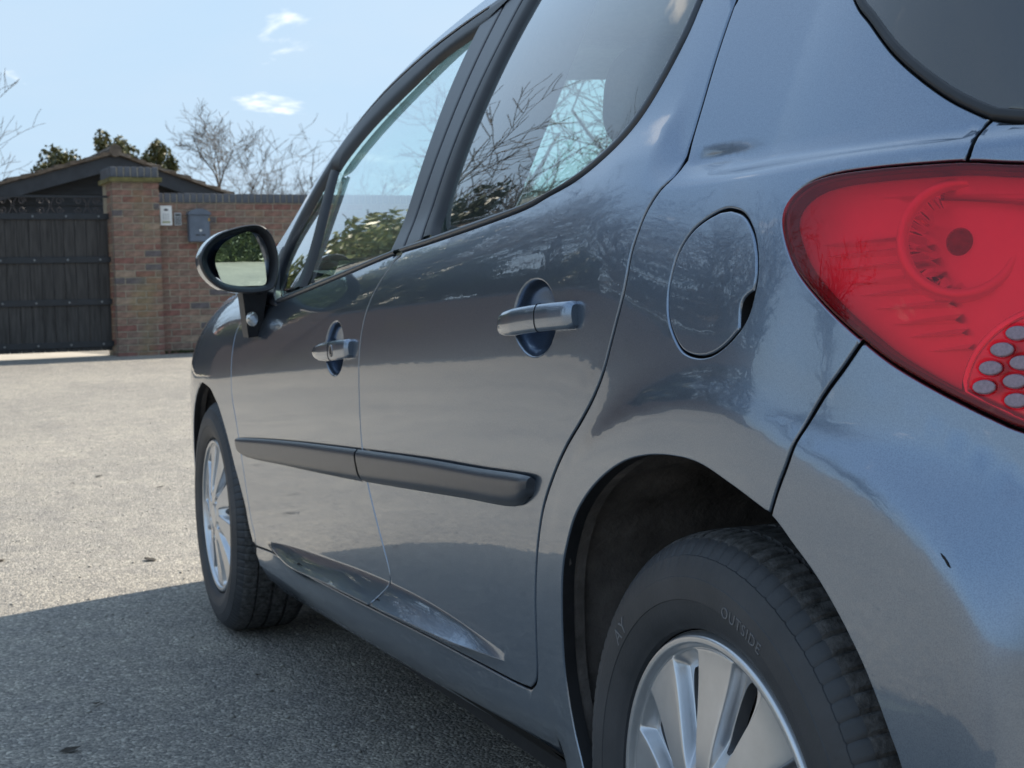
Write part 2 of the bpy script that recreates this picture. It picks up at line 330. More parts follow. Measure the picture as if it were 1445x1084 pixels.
CV={
 'seamA':[[1.9717,0.8433],[2.0876,0.8337],[2.1551,0.8166],[2.1865,0.7992],[2.2221,0.772],[2.2248,0.7355],[2.224,0.6897],[2.2212,0.6395],[2.2123,0.6078],[2.1722,0.5514],[2.1419,0.4846],[2.1223,0.4171],[2.1068,0.3445],[2.0928,0.3027],[2.0943,0.2795]],
 'seamB':[[0.9605,0.8966],[0.9898,0.8857],[1.0102,0.8698],[1.0399,0.8487],[1.0633,0.8271],[1.0811,0.8053],[1.0954,0.7769],[1.1059,0.7444],[1.1112,0.7059],[1.113,0.6463],[1.1086,0.5834],[1.0904,0.5276],[1.0613,0.4738],[1.0365,0.4307],[1.0225,0.4005],[1.0217,0.3775],[1.0458,0.3441],[1.0734,0.3143]],
 'seamC':[[0.1014,1.1211],[0.0977,1.0691],[0.0931,1.0178],[0.0906,0.9744],[0.0839,0.953],[0.0797,0.9383],[0.0927,0.9246],[0.1062,0.9057],[0.1152,0.8812],[0.1205,0.8621],[0.1234,0.8415],[0.1287,0.8208],[0.1404,0.7952],[0.1542,0.7694],[0.1701,0.7423],[0.1943,0.715],[0.2266,0.6879],[0.2693,0.6566],[0.3066,0.6236],[0.3458,0.5809],[0.3709,0.5386],[0.3915,0.4891],[0.4048,0.445],[0.4197,0.3934],[0.4284,0.3646],[0.4407,0.3456],[0.4623,0.3322]],
 'doorbot':[[0.4842,0.3298],[0.5387,0.3276],[0.6929,0.3257],[0.872,0.3214],[1.0858,0.3131],[1.3426,0.303],[1.6532,0.2968],[1.9005,0.291],[2.0943,0.2795]],
 'belt':[[1.8325,0.8268],[1.727,0.8401],[1.3322,0.8714],[1.0267,0.897],[0.8423,0.9064],[0.6266,0.919],[0.4517,0.932],[0.3816,0.9435],[0.3057,0.9571],[0.2507,0.9797],[0.2161,1.0085],[0.192,1.0472],[0.1758,1.0954],[0.1739,1.1347]],
 'glassbot':[[1.8353,0.843],[1.7201,0.8529],[1.3464,0.8805],[1.0406,0.9043],[0.7965,0.9185],[0.59,0.9308],[0.4198,0.9417],[0.3239,0.9597],[0.2683,0.9828],[0.2314,1.0124],[0.2049,1.0503],[0.1895,1.0937],[0.1839,1.1367]],
 'arch':[[0.3055,0.2758],[0.3212,0.3223],[0.3294,0.3771],[0.3217,0.4354],[0.3044,0.5019],[0.282,0.5413],[0.2466,0.5822],[0.1894,0.6198],[0.1215,0.6482],[0.0622,0.661],[0.0033,0.6651],[-0.0456,0.6622],[-0.0948,0.6497],[-0.1342,0.6373],[-0.1615,0.6269],[-0.1865,0.6086],[-0.2147,0.5868],[-0.2407,0.5599],[-0.2647,0.5288],[-0.2807,0.5021],[-0.2931,0.4777],[-0.3051,0.4524]],
 'bumpseam':[[-0.2548,0.7796],[-0.2363,0.7568],[-0.2148,0.7322],[-0.195,0.703],[-0.1818,0.6763],[-0.1689,0.6542],[-0.1571,0.6306]],
 'lamp':[[-0.3766,0.909],[-0.3313,0.9142],[-0.2873,0.9157],[-0.2436,0.9163],[-0.2006,0.9154],[-0.1714,0.911],[-0.1529,0.9019],[-0.1443,0.8896],[-0.1463,0.8755],[-0.1589,0.8562],[-0.1758,0.8371],[-0.1991,0.8183],[-0.2262,0.7989],[-0.2548,0.7802],[-0.2804,0.7642],[-0.3082,0.7499],[-0.3403,0.735],[-0.3663,0.7236],[-0.3913,0.7139]],
 'rwin':[[-0.1193,1.0792],[-0.159,1.0525],[-0.2039,1.0196],[-0.2462,0.9928],[-0.2848,0.9707],[-0.3155,0.9563],[-0.3323,0.9496],[-0.3599,0.9471]],
 'tailseam':[[-0.3323,0.9496],[-0.326,0.9414],[-0.3304,0.9286],[-0.3291,0.9144]],
 'fuel':[[-0.0519,0.8969],[-0.0781,0.8904],[-0.1008,0.8737],[-0.1138,0.8538],[-0.1189,0.8346],[-0.1177,0.8205],[-0.1126,0.8026],[-0.1014,0.7884],[-0.0794,0.7737],[-0.0549,0.7643],[-0.0277,0.7618],[0.0007,0.7671],[0.0205,0.7825],[0.0326,0.7999],[0.0363,0.8211],[0.0339,0.8422],[0.0276,0.8613],[0.0114,0.8798],[-0.0098,0.8905],[-0.0328,0.8967]],
 'notch':[[-0.1196,0.829],[-0.117,0.8211],[-0.1047,0.8157],[-0.0992,0.8083],[-0.1002,0.7884],[-0.1126,0.8026]],
 'cupR':[[0.4159,0.8103],[0.3915,0.8322],[0.3639,0.8417],[0.3323,0.8442],[0.3071,0.8376],[0.2939,0.8233],[0.2942,0.7791],[0.3087,0.7648],[0.3317,0.7553],[0.3593,0.7528],[0.3831,0.7541],[0.4073,0.761],[0.4228,0.7744]],
 'cupF':[[1.3271,0.754],[1.3083,0.7818],[1.2581,0.7939],[1.2213,0.7892],[1.2059,0.764],[1.2161,0.7256],[1.2298,0.7117],[1.2707,0.6979],[1.3182,0.7055],[1.3381,0.7188]],
 'barR':[[0.4701,0.7888],[0.4124,0.7933],[0.3166,0.7983],[0.2309,0.8005]],
 'barRtop':[[0.4659,0.8019],[0.4133,0.8091],[0.3175,0.8148],[0.2355,0.8175]],
 'barRbot':[[0.4651,0.7783],[0.4123,0.7771],[0.3164,0.7825],[0.2308,0.7866]],
 'barFtop':[[1.4143,0.742],[1.3359,0.7536],[1.2415,0.7599],[1.1486,0.7647]],
 'barFbot':[[1.413,0.7317],[1.333,0.7234],[1.2388,0.7259],[1.1463,0.733]],
 'keyhole':[[1.2272,0.7472]],
 'mFt':[[2.1443,0.5255],[1.911,0.5411],[1.633,0.5573],[1.423,0.5685],[1.1158,0.5834]],
 'mFb':[[2.1465,0.5181],[2.0974,0.4879],[1.6646,0.5043],[1.3358,0.5188],[1.1022,0.5299]],
 'mRt':[[1.1072,0.5837],[0.7742,0.5985],[0.5496,0.6056],[0.3829,0.6121],[0.3686,0.605]],
 'mRb':[[1.0914,0.5313],[0.849,0.5448],[0.6115,0.5582],[0.4344,0.5681],[0.3741,0.59]],
 'flU':[[1.9945,0.3082],[1.7489,0.331],[1.4078,0.3545],[1.1337,0.3703],[1.0089,0.375],[0.7835,0.3761],[0.6202,0.3682],[0.5243,0.3621],[0.4638,0.3567]],
 'flL':[[1.9945,0.3082],[1.8894,0.3074],[1.6469,0.3064],[1.3305,0.3234],[1.0903,0.3338],[0.8612,0.3432],[0.6829,0.3477],[0.5477,0.3516],[0.4638,0.3567]],
 'archF':[[2.6081,0.6336],[2.4879,0.6225],[2.421,0.5991],[2.3763,0.5788],[2.3215,0.5408],[2.2729,0.4973],[2.2317,0.4512],[2.1903,0.4087],[2.1564,0.3639],[2.1448,0.3205],[2.1249,0.2834]],
 'bTrimL':[[1.1392,1.3123],[1.1201,1.2773],[1.0529,1.1787],[1.0471,1.0791],[1.0491,0.9908],[1.0255,0.9014]],
 'bMid':[[1.0291,1.3106],[0.9733,1.1973],[0.9634,1.1004],[0.9823,1.0201],[0.9803,0.9513],[0.9462,0.908]],
 'bTrimR':[[0.923,1.2888],[0.9293,1.2247],[0.9143,1.1447],[0.9149,1.0476],[0.9017,0.9571],[0.8536,0.9142]],
 'rGlassL':[[0.8756,1.279],[0.8712,1.2144],[0.8559,1.1362],[0.8591,1.0418],[0.8439,0.9533],[0.8058,0.919]],
 'rubOut':[[1.1379,1.3115],[1.2821,1.3123],[1.475,1.2899],[1.6628,1.2419],[1.8373,1.1785],[1.8703,1.0882],[2.012,1.0214],[2.055,0.9625]],
 'fGlassT':[[1.1201,1.2773],[1.2695,1.2651],[1.4195,1.2177],[1.5658,1.1794],[1.6912,1.1227]],
 'divL':[[1.8609,1.1352],[1.8072,1.0616],[1.7597,0.9561],[1.7192,0.8557]],
 'divR':[[1.7356,1.1196],[1.7012,1.0459],[1.676,0.9478],[1.6358,0.8598]],
 'apil':[[1.2004,1.3458],[1.4428,1.3158],[1.6019,1.2611],[1.8374,1.2084],[1.9107,1.1272],[2.0242,1.0403],[2.1043,0.9761]],
 'flare':[[0.3,0.6],[0.2741,0.6206],[0.2481,0.6411],[0.22,0.66],[0.188,0.677],[0.1537,0.6924],[0.12,0.705],[0.0874,0.7141],[0.0554,0.7205],[0.0248,0.7253],[-0.004,0.7289],[-0.0315,0.7309],[-0.0576,0.7311],[-0.082,0.7293],[-0.1051,0.7257],[-0.1281,0.7207],[-0.1514,0.7137],[-0.1747,0.7052],[-0.1982,0.6969],[-0.2228,0.6899],[-0.2477,0.6832],[-0.2706,0.6756],[-0.2909,0.6665],[-0.3093,0.6565],[-0.3255,0.6462],[-0.3394,0.6359],[-0.3513,0.6253],[-0.3614,0.6144],[-0.37,0.6031],[-0.377,0.5915],[-0.3824,0.5794],[-0.3864,0.5675],[-0.3889,0.5552],[-0.3906,0.5402],[-0.3914,0.5213],[-0.3915,0.4997],[-0.3918,0.4767],[-0.3927,0.4521],[-0.3939,0.4261],[-0.395,0.4],[-0.39,0.2],[0.4,0.2],[0.4,0.45]],
 'ovals':[[-0.385,0.7841],[-0.3742,0.7721],[-0.3663,0.7586],[-0.362,0.7446],[-0.3889,0.7626],[-0.3845,0.7491],[-0.386,0.7351]],
 'ovalpanel':[[-0.3423,0.743],[-0.3474,0.7558],[-0.3578,0.7701],[-0.3705,0.7836],[-0.3805,0.7933],[-0.388,0.7979]],
 'bowl':[[-0.3308,0.8608],[-0.2724,0.8727],[-0.3084,0.8969],[-0.3823,0.8587],[-0.3515,0.8261]],
 'lampribs':[[-0.1716,0.8681],[-0.2781,0.8597],[-0.2061,0.8286],[-0.2991,0.8232],[-0.2404,0.8022],[-0.3253,0.7983],[-0.2769,0.7807],[-0.3293,0.7796]],
}
for k in CV: CV[k] = np.array(CV[k])
FLARE = CV['flare']
_fu = CV['flU'][::-1]; _fl = CV['flL'][::-1]
_S = np.linspace(_fu[0, 0], _fu[-1, 0], 60)
_zu = herm(_S, _fu[:, 0], _fu[:, 1]); _zl = herm(_S, _fl[:, 0], _fl[:, 1])
_ft = np.clip(np.minimum((_S-_S[0])/.10, (_S[-1]-_S)/.14), 0, 1)**.7*np.clip((_S-_S[0])/.22, 0, 1)
FLUTE = (_S, _zu, _zl, np.clip(.92*(_zu-_zl), 0, .034)*_ft)
DENTS = [(.357, .7985, .066, .046, .026), (1.270, .746, .067, .048, .026)]
CENTRE = S0 - .87*math.pi/2

def frame(s, z, h=6e-4, g=False):
    A = (P(s+h, z, gonly=g)-P(s-h, z, gonly=g))/(2*h); B = (P(s, z+h, gonly=g)-P(s, z-h, gonly=g))/(2*h)
    n = np.cross(B, A); n /= np.maximum(np.linalg.norm(n, axis=-1, keepdims=True), 1e-12)
    return A, B, n
def Nrm(s, z): return frame(s, z)[2]
def resample(p, d=.008):
    p = np.asarray(p, float); p = p[np.r_[True, np.linalg.norm(np.diff(p, axis=0), axis=1) > 1e-6]]
    L = np.r_[0, np.cumsum(np.linalg.norm(np.diff(p, axis=0), axis=1))]; n = max(2, int(L[-1]/d)+1)
    t = np.linspace(0, L[-1], n); return np.stack([np.interp(t, L, p[:, 0]), np.interp(t, L, p[:, 1])], 1)
def area(p): return .5*np.sum(p[:, 0]*np.roll(p[:, 1], -1)-np.roll(p[:, 0], -1)*p[:, 1])
def clean(p, e=4e-4):
    o = [p[0]]
    for q in p[1:]:
        if np.hypot(*(q-o[-1])) > e: o.append(q)
    if np.hypot(*(o[0]-o[-1])) < e: o.pop()
    return np.array(o)
def inset(p, d):
    p = clean(p); p = p if area(p) > 0 else p[::-1]
    e = np.roll(p, -1, 0)-p; e /= np.linalg.norm(e, axis=1, keepdims=True); n = np.stack([-e[:, 1], e[:, 0]], 1)
    m = n+np.roll(n, 1, 0); m /= np.maximum(np.linalg.norm(m, axis=1, keepdims=True), 1e-6)
    k = np.clip(np.sum(m*n, 1), .45, 1); return p+m*(d/k)[:, None]
def nearest(s, z, loops):
    best = np.full(s.shape, 9.); q = np.zeros(s.shape+(2,))
    for Pp in loops:
        for i in range(len(Pp)):
            a = Pp[i]; b = Pp[(i+1) % len(Pp)]; e = b-a; L = e@e
            if L < 1e-14: continue
            t = np.clip(((s-a[0])*e[0]+(z-a[1])*e[1])/L, 0, 1); u = a[0]+t*e[0]; v = a[1]+t*e[1]
            d = np.hypot(s-u, z-v); m = d < best; best = np.where(m, d, best); q[..., 0] = np.where(m, u, q[..., 0]); q[..., 1] = np.where(m, v, q[..., 1])
    return best, q
def chain(*parts, d=.008, n=6):
    o = []
    for p in parts:
        p = np.atleast_2d(np.asarray(p, float))
        o.append(resample(catmull(p, n), d) if len(p) > 2 else p)
    return clean(np.vstack(o))
def panel(name, poly, mat, parent, holes=(), off=0., gap=.0017, rad=.0020, flange=.012, res=.013, rings=(), crown=0., g=False, hgap=None, lines=()):
    """a pressed panel: outline in (s,z) on the car's surface, rounded edges, returned flange"""
    outer = inset(poly, gap); hl = []
    for h in holes:
        h = clean(np.asarray(h)); h = h if area(h) > 0 else h[::-1]; hl.append(inset(h, -(gap if hgap is None else hgap)) if (gap or hgap) else h)
    bnd = [outer]+hl; pts = []; edges = []
    def loop(p):
        i0 = len(pts); pts.extend(p.tolist()); edges.extend((i0+i, i0+(i+1) % len(p)) for i in range(len(p)))
    def inside(s, z):
        m = inpoly(s, z, outer)
        for h in hl: m &= ~inpoly(s, z, h)
        return m
    for p in bnd: loop(p)
    for p, sg in [(outer, 1)]+[(h, -1) for h in hl]:
        for f in (.22, .55, 1.0, 2.2):
            q = inset(p, sg*f*rad) if sg > 0 else inset(p, -f*rad)
            dd, _ = nearest(q[:, 0], q[:, 1], bnd); ok = inside(q[:, 0], q[:, 1]) & (dd > f*rad*.9); pts.extend(q[ok].tolist())
    for q in rings:
        q = np.asarray(q); dd, _ = nearest(q[:, 0], q[:, 1], bnd); ok = inside(q[:, 0], q[:, 1]) & (dd > 2.5*rad); pts.extend(q[ok].tolist())
    for q in lines:
        q = np.asarray(q); dd, _ = nearest(q[:, 0], q[:, 1], bnd); ok = inside(q[:, 0], q[:, 1]) & (dd > 1.2*rad); last = -2
        for i in np.nonzero(ok)[0]:
            pts.append(q[i].tolist())
            if last == i-1: edges.append((len(pts)-2, len(pts)-1))
            last = i
    lo = outer.min(0); hi = outer.max(0)
    gs, gz = np.meshgrid(np.arange(lo[0], hi[0], res), np.arange(lo[1], hi[1], res*.9)); gs = gs+(np.arange(gs.shape[0]) % 2)[:, None]*res*.5
    gs = gs.ravel(); gz = gz.ravel(); m = inside(gs, gz); gs = gs[m]; gz = gz[m]
    if len(gs):
        dd, _ = nearest(gs, gz, bnd); m = dd > max(3*rad, .4*res); pts.extend(np.stack([gs[m], gz[m]], 1).tolist())
    V, E, F, *_ = delaunay_2d_cdt([Vector(p) for p in pts], edges, [], 0, 1e-7)
    v = np.array([(p.x, p.y) for p in V]); f = np.array([t for t in F if len(t) == 3])
    c = v[f].mean(1); f = f[inside(c[:, 0], c[:, 1])]
    a = v[f]; ar = (a[:, 1, 0]-a[:, 0, 0])*(a[:, 2, 1]-a[:, 0, 1])-(a[:, 2, 0]-a[:, 0, 0])*(a[:, 1, 1]-a[:, 0, 1])
    f = f[np.abs(ar) > 1e-11]; ar = ar[np.abs(ar) > 1e-11]
    f = np.where((ar > 0)[:, None], f[:, ::-1], f)   # outward winding
    s, z = v[:, 0], v[:, 1]; d, q = nearest(s, z, bnd)
    X = P(s, z, gonly=g); A, B, n = frame(s, z, g=g)
    dc = np.minimum(d, rad); e = rad-np.sqrt(np.maximum(rad*rad-(rad-dc)**2, 0))
    cr = crown*(1-np.exp(-d/.02)) if crown else 0
    X = X+n*(off-e+cr)[:, None] if crown else X+n*(off-e)[:, None]
    T2 = q-v
    T = T2[:, :1]*A+T2[:, 1:]*B; T = T-n*np.sum(T*n, 1)[:, None]; T /= np.maximum(np.linalg.norm(T, axis=1, keepdims=True), 1e-9)
    cnt = {}
    for q3 in f.tolist():
        for k in range(3): cnt[(q3[k], q3[(k+1) % 3])] = 1
    be = [ed for ed in cnt if (ed[1], ed[0]) not in cnt]
    To = np.zeros_like(X)
    for a_, b_ in be:
        w_ = np.cross(X[b_]-X[a_], n[a_]); To[a_] += w_; To[b_] += w_
    bi = np.array(sorted(set(i for ed in be for i in ed)), int)
    if not len(bi): print('EMPTY PANEL', name, len(f), len(outer), outer[:4])
    To[bi] /= np.maximum(np.linalg.norm(To[bi], axis=1, keepdims=True), 1e-12); T[bi] = To[bi]
    sn = 1-dc/rad; nn = n*np.sqrt(1-np.minimum(sn, .98)**2)[:, None]+T*np.minimum(sn, .98)[:, None]
    Xs = [X]; Ns = [nn]; Fs = [tuple(t) for t in f.tolist()]
    if flange != 0:
        ids = bi.tolist(); mp = {i: len(X)+k for k, i in enumerate(ids)}; mq = {i: len(X)+len(ids)+k for k, i in enumerate(ids)}
        Xs += [X[ids], X[ids]-n[ids]*flange]; Ns += [T[ids], T[ids]]
        Fs += [(mp[b_], mp[a_], mq[a_], mq[b_]) if flange > 0 else (mp[a_], mp[b_], mq[b_], mq[a_]) for a_, b_ in be]
    X = np.vstack(Xs); nn = np.vstack(Ns)
    me = bpy.data.meshes.new(name); me.from_pydata(X.tolist(), [], Fs)
    me.polygons.foreach_set('use_smooth', [True]*len(me.polygons)); me.update()
    if mat is PAINT: me.materials.append(mat); me.materials.append(RUBBER_GAP_SHADE); me.polygons.foreach_set('material_index', [0]*len(f)+[1]*(len(Fs)-len(f)))  # flange faces of painted metal coloured black: gap shade put into the colour
    me.normals_split_custom_set_from_vertices([tuple(t) for t in nn.tolist()])
    return link(name, me, mat, parent)
def sweep(name, top, bot, prof, mat, parent, nv=12, nu=60, endround=(0, 0)):
    """bar lying on the surface between two edge curves, with a given bulge profile"""
    u = np.linspace(0, 1, nu); tp = catmull(top, 8); bt = catmull(bot, 8)
    def at(p, u):
        L = np.r_[0, np.cumsum(np.linalg.norm(np.diff(p, axis=0), axis=1))]; L /= L[-1]
        return np.stack([np.interp(u, L, p[:, 0]), np.interp(u, L, p[:, 1])], 1)
    a = at(tp, u); b = at(bt, u); vv = np.linspace(0, 1, nv); V = []
    for j, t in enumerate(vv):
        q = a*(1-t)+b*t; X = P(q[:, 0], q[:, 1]); n = Nrm(q[:, 0], q[:, 1]); ke = np.minimum(1, np.minimum(u/.012 if endround[0] else 9+0*u, (1-u)/.045 if endround[1] else 9+0*u)); V.append(X+n*(prof(t)*np.sqrt(np.maximum(1-(1-ke)**2, 0))-.002*(ke < .02))[:, None])
    V = np.array(V); F = []
    for j in range(nv-1):
        for i in range(nu-1): F.append((j*nu+i, j*nu+i+1, (j+1)*nu+i+1, (j+1)*nu+i))
    return link(name, mesh(name, V.reshape(-1, 3), F, True, 40), mat, parent)

CHIP = [(-.3478, .625), (-.3515, .6223), (-.3545, .6190), (-.3569, .6148), (-.3545, .6161), (-.3520, .6195), (-.3494, .6221)]
# --- root
car = empty('hatchback_car', (0, 0, 0))
tag(car, 'grey metallic five-door hatchback seen close from its rear left corner', 'car')

ROOFE = np.array([(2.25, .895), (2.16, .93), (2.07, .976), (1.98, 1.037), (1.889, 1.118), (1.76, 1.20), (1.6, 1.268), (1.444, 1.318), (1.235, 1.356), (1.0, 1.380), (.7, 1.394), (.4, 1.396), (.15, 1.385), (-.03, 1.36)])
RUBO = np.array([(1.985, .845), (2.0, .90), (1.985, .965), (1.935, 1.03), (1.87, 1.095), (1.79, 1.165), (1.663, 1.236), (1.471, 1.290), (1.31, 1.316), (1.163, 1.327), (.93, 1.338)])
RDTOP = np.array([(.93, 1.338), (.6, 1.350), (.32, 1.350), (.2, 1.335), (.14, 1.30), (.112, 1.24), (.104, 1.18), (.101, 1.121)])
BELT = CV['belt'].copy(); BELT[0] = (1.87, .829)
BELTX = np.array([(.174, 1.135), (.176, 1.19), (.19, 1.245), (.225, 1.285), (.30, 1.305), (.5, 1.311), (.8, 1.305), (.915, 1.296)])
GLB = CV['glassbot']
GLX = np.array([(.184, 1.137), (.186, 1.19), (.20, 1.243), (.232, 1.278), (.305, 1.297), (.5, 1.303), (.78, 1.298), (.86, 1.292)])
SA = CV['seamA'].copy(); SA[0] = (1.985, .838)
SB = CV['seamB']; SC = CV['seamC']; DB = CV['doorbot']
ARCH = np.vstack([[(.275, .20), (.292, .24)], CV['arch'], [(-.322, .40), (-.332, .34), (-.335, .28), (-.333, .21)]])
SILLB = np.array([(x, zdoor(x)-.098) for x in (2.0, 1.5, 1.0, .6, .275)])
LAMPX = np.array([(-.392, .714), (-.44, .703), (-.49, .700), (-.53, .712), (-.55, .745), (-.548, .80), (-.53, .86), (-.50, .893), (-.45, .905), (-.384, .908)])
LAMP = np.vstack([CV['lamp'], LAMPX[1:-1]])
lamp_c = resample(catmull(LAMP, 5, True), .006)
RW = CV['rwin']
RWUP = np.array([(.02, 1.335), (.005, 1.28), (-.01, 1.22), (-.05, 1.145), (-.121, 1.079)])

# --- doors
belt_c = resample(catmull(BELT, 8), .008)
bF = belt_c[belt_c[:, 0] > 1.0]; bR = belt_c[belt_c[:, 0] < .975]
db_c = resample(catmull(DB, 8), .008)
dbF = db_c[db_c[:, 0] > 1.073]; dbR = db_c[db_c[:, 0] < 1.073]
sa_c = resample(catmull(SA, 8), .008); sb_c = resample(catmull(SB, 8), .008); sc_c = resample(catmull(SC, 8), .008)
fr_rings = []
for (cs, cz, a, b, D) in DENTS:
    for k in (1.06, 1.02, .99, .95, .88, .78, .65, .5, .35, .2):
        t = np.linspace(0, 2*np.pi, 70, endpoint=False); fr_rings.append(np.stack([cs+a*k*np.cos(t), cz+b*k*np.sin(t)], 1))
_w = _zu-_zl
fl_lines = [resample(np.stack([_S, _zu-tt*_w], 1)[3:-3], .007) for tt in (-.10, -.04, .0, .06, .2, .4, .6, .8, .95, 1.0, 1.05, 1.15, 1.3)]
polyF = clean(np.vstack([bF, sb_c, dbF, sa_c[::-1]]))
polyR = clean(np.vstack([bR, resample(catmull(BELTX[1:], 6), .008), resample(catmull(RDTOP, 6), .008)[2:], sc_c, dbR, sb_c[::-1]]))
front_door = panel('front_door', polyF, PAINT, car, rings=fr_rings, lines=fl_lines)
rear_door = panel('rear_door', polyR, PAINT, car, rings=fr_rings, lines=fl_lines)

# --- quarter panel with sill, C pillar and fuel opening
arch_c = resample(catmull(ARCH, 8), .008)
ai = np.argmin(np.hypot(*(arch_c-CV['bumpseam'][-1]).T))
bs_c = resample(catmull(CV['bumpseam'], 8), .006)
ts_c = resample(catmull(CV['tailseam'], 8), .006)
l0 = np.argmin(np.hypot(*(lamp_c-CV['tailseam'][-1]).T)); l1 = np.argmin(np.hypot(*(lamp_c-CV['bumpseam'][0]).T))
rw_c = resample(catmull(np.vstack([RWUP, RW[1:7]]), 8), .008)
seg_l = lamp_c[l0:l1+1] if l0 < l1 else np.vstack([lamp_c[l0:], lamp_c[:l1+1]])
fuel_c = resample(catmull(CV['fuel'], 6, True), .006)
rd_c = resample(catmull(RDTOP, 6), .008)
polyQ = clean(np.vstack([db_c[::-1], sc_c[::-1], rd_c[::-1][rd_c[::-1][:, 0] < .2], [(.19, 1.372)], [(.03, 1.362)], rw_c, ts_c, seg_l, bs_c, arch_c[:ai][::-1], resample(catmull(SILLB, 8), .01)[::-1], [(2.06, .20), (2.10, .232), (2.108, .262)]]))
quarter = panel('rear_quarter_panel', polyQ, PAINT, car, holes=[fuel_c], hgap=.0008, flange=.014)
flap_c = np.vstack([resample(catmull(CV['fuel'][7:], 6), .006), resample(catmull(CV['fuel'][:5], 6), .006), resample(catmull(np.vstack([CV['notch'][1:4], [CV['notch'][4]+[.0002, .002]]]), 5), .005)])
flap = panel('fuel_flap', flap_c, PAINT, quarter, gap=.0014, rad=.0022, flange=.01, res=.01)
# --- bumper, tailgate, rear glass
CE = CENTRE-.006
lk = np.argmin(np.hypot(lamp_c[:, 0]+.53, lamp_c[:, 1]-.712))
polyB = clean(np.vstack([lamp_c[l1:lk+1], resample([(-.60, .665), (-.8, .625), (CE, .60)], .02), resample([(CE, .60), (CE, .24), (-.8, .222), (-.5, .212), (-.333, .21)], .02), arch_c[ai:][::-1], bs_c[::-1]]))
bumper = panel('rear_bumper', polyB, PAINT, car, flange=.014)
gb = resample(np.array([(-.355, .945), (-.379, .943), (-.5, .941), (-.8, .948), (CE, .955)]), .015)
polyT = clean(np.vstack([gb, resample([(CE, .955), (CE, .604)], .03), resample([(-.8, .629), (-.60, .669)], .02), lamp_c[lk:], lamp_c[:l0+1], ts_c[::-1]]))
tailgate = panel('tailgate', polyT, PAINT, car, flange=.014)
polyRG = clean(np.vstack([rw_c, gb[1:], resample([(CE, .955), (CE, 1.325)], .03)[1:], resample([(-.8, 1.33), (-.3, 1.335)], .03)]))
rglass = panel('rear_window', polyRG, DGLASS, tailgate, gap=.002, rad=.002, flange=.004, off=-.001, res=.02)
fr_in = inset(resample(polyRG, .02), .10)
panel('window_border', polyRG, SATIN, rglass, holes=[fr_in], gap=.004, rad=.001, flange=0, off=-.006, res=.02)
rub = np.vstack([rw_c, gb[1:]])
tn = np.gradient(rub, axis=0); tn /= np.linalg.norm(tn, axis=1, keepdims=True); nrm_ = np.stack([-tn[:, 1], tn[:, 0]], 1)
if not inpoly(np.array([(rub+nrm_*.02)[30, 0]]), np.array([(rub+nrm_*.02)[30, 1]]), polyRG)[0]: nrm_ = -nrm_
sweep('window_seal', rub-nrm_*.0015, rub+nrm_*.010, lambda t: .002-.010*abs(2*t-1)**4, RUBBER_GAP_SHADE, rglass, 11, 160)
dl = MB()
for k in range(9):
    zz = 1.02+k*.03; ss = np.linspace(-.36+.03*k*.5, CE, 40); X = P(ss, 0*ss+zz, False)-Nrm(ss, 0*ss+zz)*.007
    dl.tube(X, .0006, 4)
dl.build('defroster_lines', simple('defroster', (.16, .10, .07), .6), rglass)
# --- front wing, roof rail
a_f = CV['archF']; th = np.linspace(math.atan2(.336, .067), R(-14), 26)
archf_c = np.vstack([resample(catmull(a_f[::-1], 8), .008), [(2.54+.343*math.cos(t), .298+.343*math.sin(t)) for t in th[1:]]])
wing_top = np.array([(x, float(zbelt(np.array(x)))+.078) for x in np.linspace(3.36, 2.25, 24)])
polyW = clean(np.vstack([sa_c, archf_c, resample([(2.9, .20), (3.15, .21), (3.36, .24), (3.36, .81)], .02), wing_top, [(2.13, .872)]]))
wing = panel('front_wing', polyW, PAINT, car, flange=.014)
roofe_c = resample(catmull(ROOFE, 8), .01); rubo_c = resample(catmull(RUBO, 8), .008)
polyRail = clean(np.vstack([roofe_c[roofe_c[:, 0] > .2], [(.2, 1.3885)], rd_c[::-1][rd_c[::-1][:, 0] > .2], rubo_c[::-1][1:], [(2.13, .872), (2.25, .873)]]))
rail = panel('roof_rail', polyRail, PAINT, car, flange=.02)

# --- glass and seals of the front door
bl = CV['bTrimL']; bm_ = CV['bMid']; br = CV['bTrimR']; gl_ = CV['rGlassL']
ftop = np.array([(1.142, 1.281), (1.298, 1.262), (1.424, 1.222), (1.561, 1.172), (1.66, 1.122), (1.70, 1.095)])
dR = np.array([(1.70, 1.095), (1.665, 1.03), (1.638, .945), (1.640, .861)]); dL = np.array([(1.762, 1.10), (1.722, 1.03), (1.70, .95), (1.712, .855)])
glb_c = resample(catmull(GLB, 8), .008)
bTL = np.array([(1.150, 1.300), (1.112, 1.19), (1.075, 1.08), (1.052, .99), (1.034, .903)]); bMd = np.array([(1.055, 1.322), (1.02, 1.20), (.997, 1.10), (.985, 1.02), (.975, .95), (.955, .906)])
bTR = np.array([(.945, 1.30), (.932, 1.226), (.925, 1.145), (.917, 1.048), (.900, .957), (.872, .915)]); gRL = np.array([(.865, 1.285), (.868, 1.215), (.864, 1.136), (.858, 1.042), (.842, .953), (.812, .919)])
ftop_c = resample(catmull(ftop, 6), .01); dR_c = resample(catmull(dR, 6), .01); dL_c = resample(catmull(dL, 6), .01)
bTL_c = resample(catmull(bTL, 6), .01); bMd_c = resample(catmull(bMd, 6), .01); bTR_c = resample(catmull(bTR, 6), .01); gRL_c = resample(catmull(gRL, 6), .01)
gF = glb_c[(glb_c[:, 0] > 1.034) & (glb_c[:, 0] < 1.640)]
polyG1 = clean(np.vstack([ftop_c, dR_c, gF, bTL_c[::-1]]))
panel('window_glass', polyG1, GLASS, front_door, g=True, gap=-.006, rad=.001, flange=0, off=-.006, res=.03)
